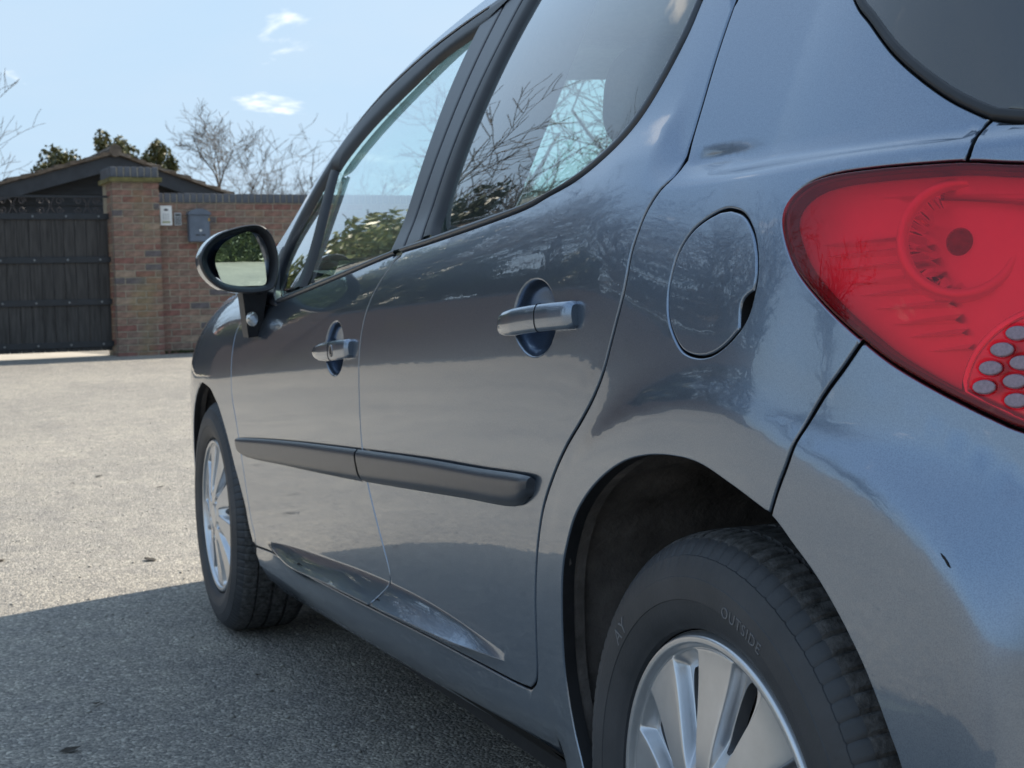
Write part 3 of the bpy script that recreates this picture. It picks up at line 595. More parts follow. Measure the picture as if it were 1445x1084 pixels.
qtop = np.array([(1.762, 1.10), (1.84, 1.035), (1.90, .975), (1.925, .92), (1.91, .86)])
gQ = glb_c[(glb_c[:, 0] > 1.712)]
qtop_c = resample(catmull(qtop, 6), .01)
polyG0 = clean(np.vstack([qtop_c, [(1.86, .845)], gQ, dL_c[::-1]]))
panel('quarter_glass', polyG0, GLASS, front_door, g=True, gap=-.006, rad=.001, flange=0, off=-.006, res=.03)
def strip(name, a, b, parent, mat=RUBBER_GAP_SHADE, h=.003, edge=.010, p=5, nu=90, nv=13):
    return sweep(name, a, b, lambda t: h-edge*abs(2*t-1)**p, mat, parent, nv, nu)
strip('window_divider', dR_c, dL_c, front_door, h=.004, edge=.012, p=4)
strip('window_seal', rubo_c, np.vstack([qtop_c[::-1], ftop_c[::-1]]), front_door, h=.004, edge=.013, p=4, nu=140)
strip('waist_seal', glb_c[(glb_c[:, 0] > 1.0) & (glb_c[:, 0] < 1.86)], bF, front_door, MOULD, h=.003, edge=.012, p=4)
# B pillar trims
strip('pillar_trim', np.vstack([[(1.158, 1.326)], bTL_c]), np.vstack([[(1.060, 1.330)], bMd_c])+[.0008, 0], front_door, SATIN, h=.0015, edge=.012, p=30, nv=25)
strip('pillar_trim', np.vstack([[(1.060, 1.330)], bMd_c])-[.0008, 0], np.vstack([[(.95, 1.335)], bTR_c]), rear_door, SATIN, h=.0015, edge=.012, p=30, nv=25)
blx = resample(catmull(BELTX, 6), .008); glx = resample(catmull(GLX, 6), .008)
strip('glass_run_seal', np.vstack([[(.95, 1.33)], bTR_c]), np.vstack([[(.868, 1.33)], gRL_c]), rear_door, h=.004, edge=.013, p=4)
gR_ = glb_c[glb_c[:, 0] < .985]
strip('waist_seal', gR_, bR, rear_door, MOULD, h=.003, edge=.011, p=4)
strip('window_seal', glx, blx, rear_door, h=.003, edge=.010, p=4)
polyG2 = clean(np.vstack([gRL_c, glb_c[glb_c[:, 0] < .812], glx[1:]]))
panel('window_glass', polyG2, GLASS, rear_door, g=True, gap=-.006, rad=.001, flange=0, off=-.005, res=.03)

panel('mirror_sail', catmull(np.array([(1.842, .826), (1.93, .828), (2.0, .838), (2.02, .90), (1.99, .955), (1.935, .90), (1.905, .855)]), 4, True), SATIN, front_door, gap=0, rad=.004, flange=.012, off=.004)
panel('paint_chip', clean(np.array(CHIP)), DARK, bumper, gap=0, rad=.0006, flange=0, off=.0008, res=.004)
# --- black inner shell closing the panel gaps
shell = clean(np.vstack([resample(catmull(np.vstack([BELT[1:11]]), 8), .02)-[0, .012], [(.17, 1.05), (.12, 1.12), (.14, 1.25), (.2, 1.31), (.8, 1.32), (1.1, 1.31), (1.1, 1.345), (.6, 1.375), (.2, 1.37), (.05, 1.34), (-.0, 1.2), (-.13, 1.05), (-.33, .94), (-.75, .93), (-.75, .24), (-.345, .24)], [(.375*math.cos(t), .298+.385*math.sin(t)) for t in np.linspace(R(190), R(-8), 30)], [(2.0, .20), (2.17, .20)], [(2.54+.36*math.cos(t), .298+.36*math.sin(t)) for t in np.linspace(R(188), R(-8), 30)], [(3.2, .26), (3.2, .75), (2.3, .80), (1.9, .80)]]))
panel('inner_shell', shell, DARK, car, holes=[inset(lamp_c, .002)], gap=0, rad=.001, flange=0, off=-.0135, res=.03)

# --- side mouldings
def mprof(t): return .003+.0125*np.clip(1-(2*t-.95)**4, 0, 1)**.6*(1-.25*t)
sweep('side_moulding', CV['mFt'], CV['mFb'], mprof, MOULD, front_door, 14, 80, (1, 0))
sweep('side_moulding', CV['mRt'], CV['mRb'], mprof, MOULD, rear_door, 14, 80, (0, 1))

# --- handles: a bar bridging the finger cup
def handle(parent, top, bot, split_at, key=None):
    top = catmull(top, 8); bot = catmull(bot, 8); nu = 40; nv = 20; u = np.linspace(0, 1, nu)
    def at(p): L = np.r_[0, np.cumsum(np.linalg.norm(np.diff(p, axis=0), axis=1))]; L /= L[-1]; return np.stack([np.interp(u, L, p[:, 0]), np.interp(u, L, p[:, 1])], 1)
    a = at(top); b = at(bot); c_ = (a+b)/2; h = (a[:, 1]-b[:, 1])/2
    X = P(c_[:, 0], c_[:, 1], False); n = np.stack([0*u, 0*u+1, 0*u], 1)
    lift = np.interp(u, [0, .06, .15, .3, .55, .8, .95, 1], [.004, .007, .011, .0145, .0155, .0140, .0110, .0080]); dep = .0085+0*u
    V = []; F = []
    for i in range(nu):
        e = min(1, (u[i]/.05+.12))**.6*min(1, ((1-u[i])/.035+.55))**.5
        for j in range(nv):
            t = 2*np.pi*j/nv; cc = math.copysign(abs(math.cos(t))**.62, math.cos(t)); ss = math.copysign(abs(math.sin(t))**.9, math.sin(t))
            V.append((X[i, 0], X[i, 1]+lift[i]-.006+dep[i]*cc*e, X[i, 2]+h[i]*ss*e))
    for i in range(nu-1):
        for j in range(nv): F.append((i*nv+j, i*nv+(j+1) % nv, (i+1)*nv+(j+1) % nv, (i+1)*nv+j))
    F.append(tuple(range(nv))); F.append(tuple((nu-1)*nv+j for j in range(nv-1, -1, -1)))
    k = int(split_at*nu)
    hd = link('door_handle', mesh('door_handle', V, [f for f in F], True, 50), PAINT, parent)
    # the split line and end gasket
    g = MB(); ring = [Vector(V[k*nv+j])+Vector((0, .0003, 0)) for j in range(nv)]
    g.tube(ring+[ring[0]], .0006, 4, False); g.build('handle_joint', DARK, hd)
    if key is not None:
        q = np.argmin(np.abs(X[:, 0]-key[0])); kb = MB(); cx_, cy_, cz_ = X[q, 0], X[q, 1]+lift[q]-.006+dep[q]-.001, X[q, 2]
        kb.tube([(cx_, cy_-.004, cz_), (cx_, cy_+.0015, cz_)], [.0105, .0105], 20); kb.build('key_lock', CHROME if False else simple('lock_steel', (.3, .31, .33), .25, .1, 20, metallic=.9), hd)
        ks = MB(); ks.box((cx_-.0014, cy_, cz_-.006), (cx_+.0014, cy_+.0022, cz_+.006)); ks.build('key_slot', DARK, hd)
    return hd
handle(rear_door, CV['barRtop'], CV['barRbot'], .63)
handle(front_door, CV['barFtop'], CV['barFbot'], .60, CV['keyhole'][0])
# --- tail lamp
def red_lens():
    m = glassy('red_lens', (1.0, .13, .19), refl=.8); t = m.node_tree; mx = [n for n in t.nodes if n.type == 'MIX_SHADER'][0]; tr = [n for n in t.nodes if n.type == 'BSDF_TRANSPARENT'][0]
    tl = t.nodes.new('ShaderNodeBsdfTranslucent'); df = t.nodes.new('ShaderNodeBsdfDiffuse'); m1 = t.nodes.new('ShaderNodeMixShader'); m2 = t.nodes.new('ShaderNodeMixShader')
    tl.inputs[0].default_value = (.98, .02, .04, 1); df.inputs[0].default_value = (.97, .06, .10, 1); m1.inputs[0].default_value = .5; m2.inputs[0].default_value = .08
    t.links.new(tl.outputs[0], m1.inputs[1]); t.links.new(df.outputs[0], m1.inputs[2]); t.links.new(tr.outputs[0], m2.inputs[1]); t.links.new(m1.outputs[0], m2.inputs[2]); t.links.new(m2.outputs[0], mx.inputs[1]); return m
RED = red_lens()
LAMPW = simple('lamp_reflector', (.98, .97, .97), .35, .02, 60, metallic=.3)
LAMPM = simple('lamp_mirror', (.92, .9, .9), .14, .1, 40, metallic=1.0)
LAMPD = simple('lamp_border', (.06, .012, .016), .35, .2, 60)
BULB = simple('bulb_amber', (.20, .10, .08), .15, .1, 30, Coat_Weight=1.0)
lamp_in = inset(lamp_c, .0050)
ovs = [tuple(q) for q in CV['ovals']]+[(-.408, .775), (-.412, .757), (-.408, .742), (-.410, .727), (-.432, .768), (-.434, .750), (-.431, .735), (-.433, .720), (-.455, .760), (-.456, .742), (-.454, .727), (-.387, .721+.0005), (-.411, .7895), (-.433, .784)]
def oval(c_, a, b, n=22): return np.array([(c_[0]+a*math.cos(t), c_[1]+b*math.sin(t)) for t in np.linspace(0, 2*math.pi, n, endpoint=False)])
okk = [c_ for c_ in ovs if inpoly(np.array([c_[0]]), np.array([c_[1]]), inset(lamp_c, .014))[0]]
lens = panel('tail_lamp', lamp_c, RED, car, gap=.0012, rad=.0025, flange=.006, off=.004, res=.008, holes=[oval(c_, .0093, .0058) for c_ in okk], hgap=1e-5, crown=.003)
panel('lamp_border', lamp_c, LAMPD, lens, holes=[lamp_in], hgap=1e-6, gap=.0014, rad=.001, flange=.03, off=-.002, res=.006)
panel('lamp_housing', inset(lamp_c, .004), LAMPW, lens, gap=0, rad=.002, flange=-.008, off=-.012, res=.008, crown=-.027)
for c_ in okk: panel('clear_lens_oval', oval(c_, .0091, .0056), simple('lilac_lens', (.23, .15, .19), .12, .25, 400, Coat_Weight=1.0) if c_ is okk[0] else bpy.data.materials['lilac_lens'], lens, gap=.0001, rad=.0015, flange=.004, off=.0045, res=.004)
el = oval((-.422, .742), .079, .062, 60); li8 = inset(lamp_c, .008)
ins = inpoly(el[:, 0], el[:, 1], li8); dd_, qq_ = nearest(el[:, 0], el[:, 1], [li8]); el = clean(np.where(ins[:, None], el, qq_))
panel('oval_panel', el, LAMPW, lens, gap=0, rad=.003, flange=.02, off=-.009, res=.008)
panel('panel_rim', inset(el, -.007) if area(el) > 0 else inset(el[::-1], -.007), LAMPM, lens, holes=[el], gap=.0005, rad=.002, flange=.02, off=-.012, res=.006)
for k in range(9):
    z1 = .872-.0118*k; z0 = z1-.0085-.002*(k % 3 == 0)
    zz = np.array([z1]*2); 
    sl_ = np.interp((z1+z0)/2, CV['lamp'][6:17, 1][::-1], CV['lamp'][6:17, 0][::-1])-.020
    sr_ = -.284-(.872-z1)*.55
    if sl_-sr_ < .02: continue
    S_ = np.linspace(sl_, sr_, 6)
    sweep('reflector_rib', np.stack([S_, 0*S_+z1+.004*np.linspace(0, 1, 6)], 1), np.stack([S_, 0*S_+z0+.004*np.linspace(0, 1, 6)], 1), lambda t: -.040+.020*(t if t < .97 else 0), LAMPW if k % 3 else LAMPM, lens, 6, 24)
bc = CV['bowl'][0]+[.010, .002]; bX = P(np.array([bc[0]]), np.array([bc[1]]))[0]; bN = Nrm(np.array([bc[0]]), np.array([bc[1]]))[0]
ax = Vector(bN)*.75+Vector((-.55, .1, .0)); ax.normalize(); e1 = ax.cross(Vector((0, 0, 1))).normalized(); e2 = ax.cross(e1)
def lathe(prof, seg=64, flute=0, amp=0.):
    V = []; F = []
    for r_, d_ in prof:
        for k in range(seg):
            t = 2*math.pi*k/seg; rr = r_*(1+(amp*math.cos(flute*t) if flute and .014 < r_ < .040 else 0))
            V.append(Vector(bX)-Vector(bN)*.024+ax*d_+(e1*math.cos(t)+e2*math.sin(t))*rr)
    n = len(prof)
    for i in range(n-1):
        for k in range(seg): F.append((i*seg+k, i*seg+(k+1) % seg, (i+1)*seg+(k+1) % seg, (i+1)*seg+k))
    return V, F
link('bulb_reflector', mesh('bulb_reflector', *lathe([(.041, -.004), (.037, -.012), (.030, -.022), (.021, -.031), (.0145, -.038), (.014, -.046)], 192, 14, .10), True, 30), LAMPM, lens)
link('reflector_ring', mesh('reflector_ring', *lathe([(.039, -.005), (.0405, .001), (.0440, .003), (.0475, .001), (.049, -.008), (.050, -.03)]), True), LAMPW, lens)
link('bulb', mesh('bulb', *lathe([(.012*math.sin(t)+1e-5, -.019+.015*math.cos(t)) for t in np.linspace(0, math.pi, 12)], 24), True), BULB, lens)
link('bulb_socket', mesh('bulb_socket', *lathe([(.0135, -.034), (.0135, -.044), (.0001, -.045)], 24)), DARK, lens)
for k in range(4):
    zt = .9055-.0022*k; S_ = np.linspace(-.235-.02*k, -.47, 8); drop = (np.linspace(0, 1, 8)**1.4)*(.012+.004*k)
    sweep('reflector_fold', np.stack([S_, zt-drop], 1), np.stack([S_, zt-.0045-drop*1.15], 1), lambda t: -.034+.012*t, LAMPM if k % 2 else LAMPW, lens, 5, 30)

# --- mirrored right-hand side (same pressings)
def mirror_part(o):
    c_ = o.copy(); COL.objects.link(c_); c_.parent = car; c_.scale = (1, -1, 1)
    for ch in o.children:
        d_ = ch.copy(); COL.objects.link(d_); d_.parent = c_
for o in [x for x in car.children]: mirror_part(o)

# --- roof, windscreen, bonnet, nose
def loft(name, edge, fun, mat, ny=28, parent=car, smooth=True):
    """edge: (n,3) left edge; fun(p, q) -> point for q in [-1,1]"""
    V = []; F = []; n = len(edge)
    for i in range(n):
        for j in range(ny+1): V.append(fun(i/(n-1), edge[i], -1+2*j/ny))
    for i in range(n-1):
        for j in range(ny): F.append((i*(ny+1)+j, i*(ny+1)+j+1, (i+1)*(ny+1)+j+1, (i+1)*(ny+1)+j))
    return link(name, mesh(name, V, F, smooth), mat, parent)
def edge3(sz): sz = np.asarray(sz); return P(sz[:, 0], sz[:, 1], False)
re3 = edge3(resample(catmull(ROOFE[8:], 8), .04))
roof = loft('roof', re3, lambda u, e, q: (e[0]-.10*u**3*(1-q*q)+.06*(1-u)**4*(1-q*q), e[1]*q*.998, e[2]+.055*(1-abs(q)**2.4)), PAINT)
def rfun(q): e = re3[-1]; return (e[0]-.10*(1-q*q), e[1]*q*.998, e[2]+.055*(1-abs(q)**2.4))
V = []; F = []; nq = 40
for j in range(nq+1):
    q = -1+2*j/nq; A_ = Vector(rfun(q)); s_ = .02+(CENTRE-.02)*(1-abs(q))**.9; B_ = P(np.array([s_]), np.array([1.333]), False)[0]; B_ = Vector((B_[0]-.012, B_[1]*(1 if q > 0 else -1), B_[2]))
    for k in range(6): t_ = k/5; V.append(A_.lerp(B_, t_)+Vector((0, 0, .018*math.sin(math.pi*t_)*(1-q*q))))
    V.append(B_+Vector((.02, 0, -.02)))
for j in range(nq):
    for k in range(6): F.append((j*7+k, j*7+k+1, (j+1)*7+k+1, (j+1)*7+k))
link('rear_spoiler', mesh('rear_spoiler', V, F, True, 50), PAINT, car)
loft('roof_lining', re3, lambda u, e, q: (e[0]-.08*u**3*(1-q*q), e[1]*q*.985, e[2]-.02+.045*(1-abs(q)**2.4)), LINER, parent=roof)
ws3 = edge3(resample(catmull(ROOFE[:9], 8), .03))
loft('windscreen', ws3, lambda u, e, q: (e[0]+(.06+.17*(1-u))*(1-abs(q)**2.2), e[1]*q*.985, e[2]+(.055*u-.012*(1-u))*(1-q*q)), GLASS)
bn3 = edge3(np.array([(x, float(zbelt(np.array(x)))+.078) for x in np.linspace(2.22, 3.36, 24)]))
bonnet = loft('bonnet', bn3, lambda u, e, q: (e[0]+(.22*(1-u)+.05*u)*(1-abs(q)**2.2), e[1]*q, e[2]+.055*(1-abs(q)**1.8)*(1-.5*u)), PAINT)
ns3 = edge3(np.stack([np.full(14, 3.36), np.linspace(.81, .2, 14)], 1))
nose = loft('front_bumper', ns3, lambda u, e, q: (e[0]+(.05+.03*math.sin(u*3.1))*(1-abs(q)**2.2), e[1]*q, e[2]+.03*(1-u)*(1-q*q)), PAINT)
ub = MB(); ub.box((-.55, -.60, .19), (3.25, .60, .27)); ub.box((.40, -.79, .20), (2.08, .79, .27)); ub.build('underbody', DARK, car)
# scuttle and inner bulkhead
ub = MB(); ub.box((2.15, -.74, .30), (2.30, .74, .84)); ub.build('bulkhead', DARK, car)

# --- wheel arch liners
LINERM = simple('arch_liner', (.11, .10, .095), .85, .55, 14, bumps=.6, bscale=40, bdist=.006)
def liner(cx_, curve, sgn):
    c2 = resample(curve, .02); X = P(c2[:, 0], c2[:, 1]); V = []; F = []; n = len(c2)
    for i in range(n):
        d = np.array([X[i, 0]-cx_, X[i, 2]-.298]); r_ = np.hypot(*d); d /= r_; k = .003*math.sin(i*1.7)
        for dy, dr in ((-.008, .002), (-.03, .003), (-.034, .014), (-.10, .016+k), (-.18, .012+k), (-.30, .010+k), (-.36, -.01)):
            V.append((cx_+d[0]*(r_+dr), sgn*(X[i, 1]+dy), .298+d[1]*(r_+dr)))
    m = 7
    for i in range(n-1):
        for k in range(m-1): F.append((i*m+k, i*m+k+1, (i+1)*m+k+1, (i+1)*m+k))
    c0 = len(V); V.append((cx_, sgn*.50, .298))
    for i in range(n-1): F.append((i*m+m-1, c0, (i+1)*m+m-1))
    link('wheel_arch_liner', mesh('wheel_arch_liner', V, F, True, 50), LINERM, car)
for sgn in (1, -1): liner(0, arch_c, sgn); liner(2.54, archf_c, sgn)

# --- wheels (axis along y, outer face at y = 0)
TYRE = None
def tyre_mat():
    m, t, b = new_mat('tyre_rubber')
    n1 = noise(t, 9, 5); t.links.new(ramp(t, n1, [(.3, (.026, .029, .034)), (.7, (.050, .053, .060))]), b.inputs['Base Color'])
    setp(b, Roughness=.55); bump(t, b, noise(t, 240, 3), .25, .0012); return m
TYRE = tyre_mat()
TREAD = simple('dusty_tread', (.075, .074, .074), .9, .7, 90, bumps=.8, bscale=350, bdist=.002)
ALLOY = simple('silver_wheel_paint', (.60, .62, .65), .30, .06, 30, metallic=.85, Coat_Weight=.4, Coat_Roughness=.1)
def tyre_mesh():
    prof = [(.1985, -.010), (.2, -.003), (.206, .0005), (.2075, .0015), (.212, .0035), (.222, .0065), (.2325, .0082), (.2332, .0090), (.246, .0092), (.258, .0082), (.2588, .0074), (.27, .0050), (.281, .0010), (.2815, -.0002), (.291, -.0065), (.2985, -.0140), (.3030, -.0220), (.3055, -.0320), (.3065, -.0420)]
    tread = []
    gw = [(-.044, -.050), (-.082, -.091), (-.120, -.129)]; y = -.0425
    for g0, g1 in gw: tread += [(.3066, g0), (.3005, g0-.0012), (.3005, g1+.0012), (.3066, g1)]
    prof = prof[:-1]+[(.3065, -.0435)]+tread+[(.3060, -.145), (.303, -.160), (.297, -.170), (.285, -.178), (.26, -.186), (.23, -.187), (.2, -.180)]
    prof = [(.198+(r_-.198)*.885, y_) for r_, y_ in prof]
    seg = 576; V = []; F = []; m = len(prof)
    for k in range(seg):
        t = 2*math.pi*k/seg; ph = (k % 6)
        for i, (r_, y_) in enumerate(prof):
            rr = r_; yy = y_
            if ph == 0 and 14 <= i <= m-6 and r_ > .284: rr -= .003
            if ph == 0 and i in (13, 14): yy -= .0016
            if ph in (0,) and i == 12: yy -= .0012
            V.append((rr*math.sin(t), yy, rr*math.cos(t)))
    for k in range(seg):
        for i in range(m-1): F.append((k*m+i, k*m+i+1, ((k+1) % seg)*m+i+1, ((k+1) % seg)*m+i))
    me = mesh('tyre', V, F, True, 32); me.materials.append(TYRE); me.materials.append(TREAD)
    mi = [1 if 15 <= (j % (m-1)) <= m-7 else 0 for j in range(len(F))]; me.polygons.foreach_set('material_index', mi); return me
def cover_mesh():
    sm = lambda a, b, x: sstep((x-a)/(b-a))
    twist = lambda r_: .17*np.sin((r_-.05)/.15*1.6)
    def height(x, z):
        Rr = np.hypot(x, z); Tt = np.arctan2(x, z)
        wv = ((Tt+twist(Rr))*9/(2*np.pi)) % 1.0
        face = .006-.014*sm(.03, .18, Rr)-.0035*np.exp(-((Rr-.034)/.004)**2)
        prof = np.where(wv < .52, 0, np.where(wv < .66, sm(.52, .66, wv)*.85, np.where(wv < .945, .85+.15*sm(.66, .9, wv), 1-sm(.945, .998, wv))))
        y = face-.016*prof*sm(.055, .10, Rr)*(1-sm(.167, .182, Rr))
        y = y+.0065*sm(.180, .186, Rr)*(1-sm(.191, .198, Rr))-.003*sm(.192, .197, Rr)-.0015*np.exp(-((Rr-.1815)/.0018)**2)
        for k in range(5):
            a = 2*np.pi*k/5+.3; d = np.hypot(x-.052*math.sin(a), z-.052*math.cos(a)); y = y-.010*(1-sm(.0075, .0105, d))
        return y
    rows = np.concatenate([[.005], np.arange(.012, .082, .0045), .084+.08*(.5-.5*np.cos(np.linspace(0, np.pi, 26))), [.1665, .169, .1715, .174, .176, .1772, .1785, .1798, .181, .1825, .1845, .187, .1895, .1915, .1935, .1955, .197]])
    hw = np.where(np.abs((rows-.124)/.04) < 1, .128*np.clip(1-np.abs((rows-.124)/.04)**2.6, 0, 1)**(1/2.6), 0)
    hw = np.maximum(hw, .002)
    cols = []
    for q in np.linspace(0, .505, 8): cols.append(0*rows+q)
    for q in (.516, .528, .545, .565, .585, .61, .635, .655): cols.append(0*rows+q)
    c0 = len(cols)
    for q in (.25, .55, .8, .93): cols.append(.655+(.81-hw-.655)*q)
    ia = len(cols); cols.append(.81-hw); cols.append(.81+hw); ib = ia+1
    for q in (.12, .4, .75): cols.append(.81+hw+(.942-.81-hw)*q)
    for q in (.942, .953, .965, .977, .988, .997): cols.append(0*rows+q)
    nc_ = len(cols); nr = len(rows); V2 = []; Fs = []; walls = []
    for k in range(9):
        for j in range(nc_):
            for i in range(nr):
                a_ = (k+cols[j][i])*2*np.pi/9-twist(rows[i]); V2.append((rows[i]*math.sin(a_), rows[i]*math.cos(a_)))
    v = np.array(V2); X = np.stack([v[:, 0], height(v[:, 0], v[:, 1]), v[:, 1]], 1)
    tot = 9*nc_; op = (rows > .0845) & (rows < .1635)
    for q in range(tot):
        j = q % nc_; q2 = (q+1) % tot
        for i in range(nr-1):
            if j == ia and op[i] and op[i+1]: continue
            Fs.append((q*nr+i, q*nr+i+1, q2*nr+i+1, q2*nr+i))
    cen = len(X); X = np.vstack([X, [(0, .006, 0)]]); v = np.vstack([v, [(0, 0)]])
    Fs += [(cen, q*nr, ((q+1) % tot)*nr) for q in range(tot)]
    cnt = {}
    for q in Fs:
        for j in range(len(q)): cnt[(q[j], q[(j+1) % len(q)])] = 1
    be = [e for e in cnt if (e[1], e[0]) not in cnt]; ids = sorted(set(i for e in be for i in e)); mp = {i: len(X)+k for k, i in enumerate(ids)}
    e = 5e-4; hx = (height(v[:, 0]+e, v[:, 1])-height(v[:, 0]-e, v[:, 1]))/(2*e); hz = (height(v[:, 0], v[:, 1]+e)-height(v[:, 0], v[:, 1]-e))/(2*e)
    nn = np.stack([-hx, 1+0*hx, -hz], 1); nn /= np.linalg.norm(nn, axis=1, keepdims=True); To = np.zeros_like(X)
    # wind all faces towards +y
    Fo = []
    for q in Fs:
        a_, b_, c_ = X[q[0]], X[q[1]], X[q[2]]; Fo.append(q if np.cross(b_-a_, c_-a_)[1] > 0 else tuple(reversed(q)))
    Fs = Fo; cnt = {}
    for q in Fs:
        for j in range(len(q)): cnt[(q[j], q[(j+1) % len(q)])] = 1
    be = [e_ for e_ in cnt if (e_[1], e_[0]) not in cnt]
    for a_, b_ in be: q = np.cross(X[b_]-X[a_], [0, 1, 0]); To[a_] += q; To[b_] += q
    To = To[ids]/np.maximum(np.linalg.norm(To[ids], axis=1, keepdims=True), 1e-12); m_ = len(ids); mq = {i: len(X)+m_+k for k, i in enumerate(ids)}
    X = np.vstack([X, X[ids], X[ids]-[0, .014, 0]]); Fs += [(mp[b_], mp[a_], mq[a_], mq[b_]) for a_, b_ in be]; nn = np.vstack([nn, To, To])
    me = mesh('wheel', X, Fs, True); me.normals_split_custom_set_from_vertices([tuple(q) for q in nn.tolist()]); return me
def text_ring(txt, radius, size, start, step=None):
    """raised sidewall letters: a font outline wrapped round the wheel"""
    cu = bpy.data.curves.new('txt', 'FONT'); cu.body = txt; cu.size = size; cu.extrude = .0006; cu.space_character = 1.15; cu.resolution_u = 3
    o = bpy.data.objects.new('txt', cu); COL.objects.link(o); dg = bpy.context.evaluated_depsgraph_get(); dg.update()
    me = bpy.data.meshes.new_from_object(o.evaluated_get(dg)); bpy.data.objects.remove(o)
    V = []
    for v in me.vertices:
        r_ = radius+v.co.y; t = start+v.co.x/radius
        V.append((r_*math.cos(t), v.co.z, r_*math.sin(t)))
    F = [tuple(p.vertices) for p in me.polygons]; bpy.data.meshes.remove(me); return V, F
tyre_me = tyre_mesh(); cover_me = cover_mesh()
DRUM = simple('rusty_drum', (.055, .042, .036), .75, .5, 30, metallic=.3, bumps=.4, bscale=80)
dm = MB()
for pr in ([(.19, -.045), (.185, -.075), (.06, -.075)], [(.115, -.062), (.112, -.040), (.095, -.032), (.03, -.030), (.001, -.030)]):
    seg = 48; V = []; F = []
    for r_, y_ in pr:
        for k in range(seg): t = 2*math.pi*k/seg; V.append((r_*math.sin(t), y_, r_*math.cos(t)))
    for i in range(len(pr)-1):
        for k in range(seg): F.append((i*seg+k, i*seg+(k+1) % seg, (i+1)*seg+(k+1) % seg, (i+1)*seg+k))
    dm.add(V, F)
drum_me = mesh('brake_drum', dm.v, dm.f, True, 40)
def wheel(x, y, flip, rot, lettering):
    wh = link('wheel', cover_me, ALLOY, car); wh.location = (x, y, .296); wh.rotation_euler = (0, rot, R(180) if flip else 0)
    ty = link('tyre', tyre_me, None, wh); dr = link('brake_drum', drum_me, DRUM, wh)
    if lettering:
        LET = simple('raised_rubber', (.12, .125, .135), .5, .3, 200)
        # letters sit between the two sidewall ridges, read along the circumference
        V, F = text_ring('OUTSIDE', .2280, .0155, R(100.5)); link('sidewall_lettering', mesh('sidewall_lettering', [(a, b+.0092, c_) for a, b, c_ in V], F), LET, wh)
        V, F = text_ring('AY', .2340, .0230, R(40)); link('sidewall_lettering', mesh('sidewall_lettering', [(a, b+.0088, c_) for a, b, c_ in V], F), LET, wh)
    return wh
# outside of the tyre faces +y on the left; angle measured from +x (forward) to +z
wl = wheel(0, .85, False, 0, True); wheel(2.54, .85, False, .25, False); wheel(0, -.85, True, .1, False); wheel(2.54, -.85, True, .4, False)

# --- door mirror
rimp = np.array([[.988, .922], [.983, .940], [.97, .959], [.946, .977], [.915, .988], [.888, .994], [.865, .995], [.849, .988], [.836, .972], [.827, .947], [.823, .921], [.826, .89], [.832, .869], [.843, .858], [.88, .853], [.92, .856], [.948, .864], [.97, .881], [.983, .901]])
glp = np.array([[.952, .918], [.949, .936], [.935, .957], [.913, .971], [.886, .981], [.874, .977], [.864, .959], [.853, .924], [.849, .896], [.851, .871], [.878, .868], [.917, .869], [.938, .877], [.947, .898]])
rc = catmull(rimp, 4, True); cen = rc.mean(0); n_ = len(rc)
def ring(x, sc, ox=0, oz=0): return [(x, cen[0]+(q[0]-cen[0])*sc+ox, cen[1]+(q[1]-cen[1])*sc+oz) for q in rc]
rings = [ring(1.875, .80), ring(1.862, .86), ring(1.852, .93), ring(1.850, .975), ring(1.853, 1.0), ring(1.862, 1.012)]
V = [v for r_ in rings for v in r_]; F = []
for i in range(len(rings)-1):
    for k in range(n_): F.append((i*n_+k, i*n_+(k+1) % n_, (i+1)*n_+(k+1) % n_, (i+1)*n_+k))
F = [tuple(reversed(f)) for f in F]
mirror = link('door_mirror', mesh('door_mirror', V, F, True, 60), BLACKPL, car)
rings = [ring(1.862, 1.008), ring(1.90, 1.02), ring(1.94, .97, -.004), ring(1.97, .82, -.010), ring(1.988, .55, -.016), ring(1.993, .2, -.02)]
V = [v for r_ in rings for v in r_]; F = []
for i in range(len(rings)-1):
    for k in range(n_): F.append((i*n_+(k+1) % n_, i*n_+k, (i+1)*n_+k, (i+1)*n_+(k+1) % n_))
link('mirror_shell', mesh('mirror_shell', V, F, True, 60), PAINT, mirror)
gcu = catmull(glp, 4, True); gc = gcu.mean(0)
tilt = lambda y, z: 1.870+(y-gc[0])*.155-(z-gc[1])*.045
V = [(tilt(*gc)+.0, gc[0], gc[1])]; nr_ = 8; m_ = len(gcu); F = []
for j in range(1, nr_+1):
    for q in gcu:
        y = gc[0]+(q[0]-gc[0])*j/nr_; z = gc[1]+(q[1]-gc[1])*j/nr_; r2_ = (y-gc[0])**2+(z-gc[1])**2
        V.append((tilt(y, z)+r2_/(2*1.6), y, z))
for k in range(m_): F.append((0, 1+(k+1) % m_, 1+k))
for j in range(nr_-1):
    for k in range(m_): F.append((1+j*m_+k, 1+j*m_+(k+1) % m_, 1+(j+1)*m_+(k+1) % m_, 1+(j+1)*m_+k))
link('mirror_glass', mesh('mirror_glass', V, F, True), CHROME, mirror)
ft = MB()
A_ = [(1.90, .894, .862), (1.90, .838, .862), (2.02, .82, .862), (2.02, .880, .862)]; B_ = [(1.955, .872, .757), (1.955, .845, .760), (2.08, .835, .765), (2.06, .862, .757)]
ft.add(A_+B_, [(0, 1, 2, 3), (7, 6, 5, 4), (0, 4, 5, 1), (1, 5, 6, 2), (2, 6, 7, 3), (3, 7, 4, 0)])
fo = ft.build('mirror_foot', BLACKPL, mirror)
sq = MB(); sq.tube([(1.925, .862, .872), (1.925, .862, .850)], [.02, .022], 18); sq.build('mirror_pivot', BLACKPL, mirror)
V = []; F = []
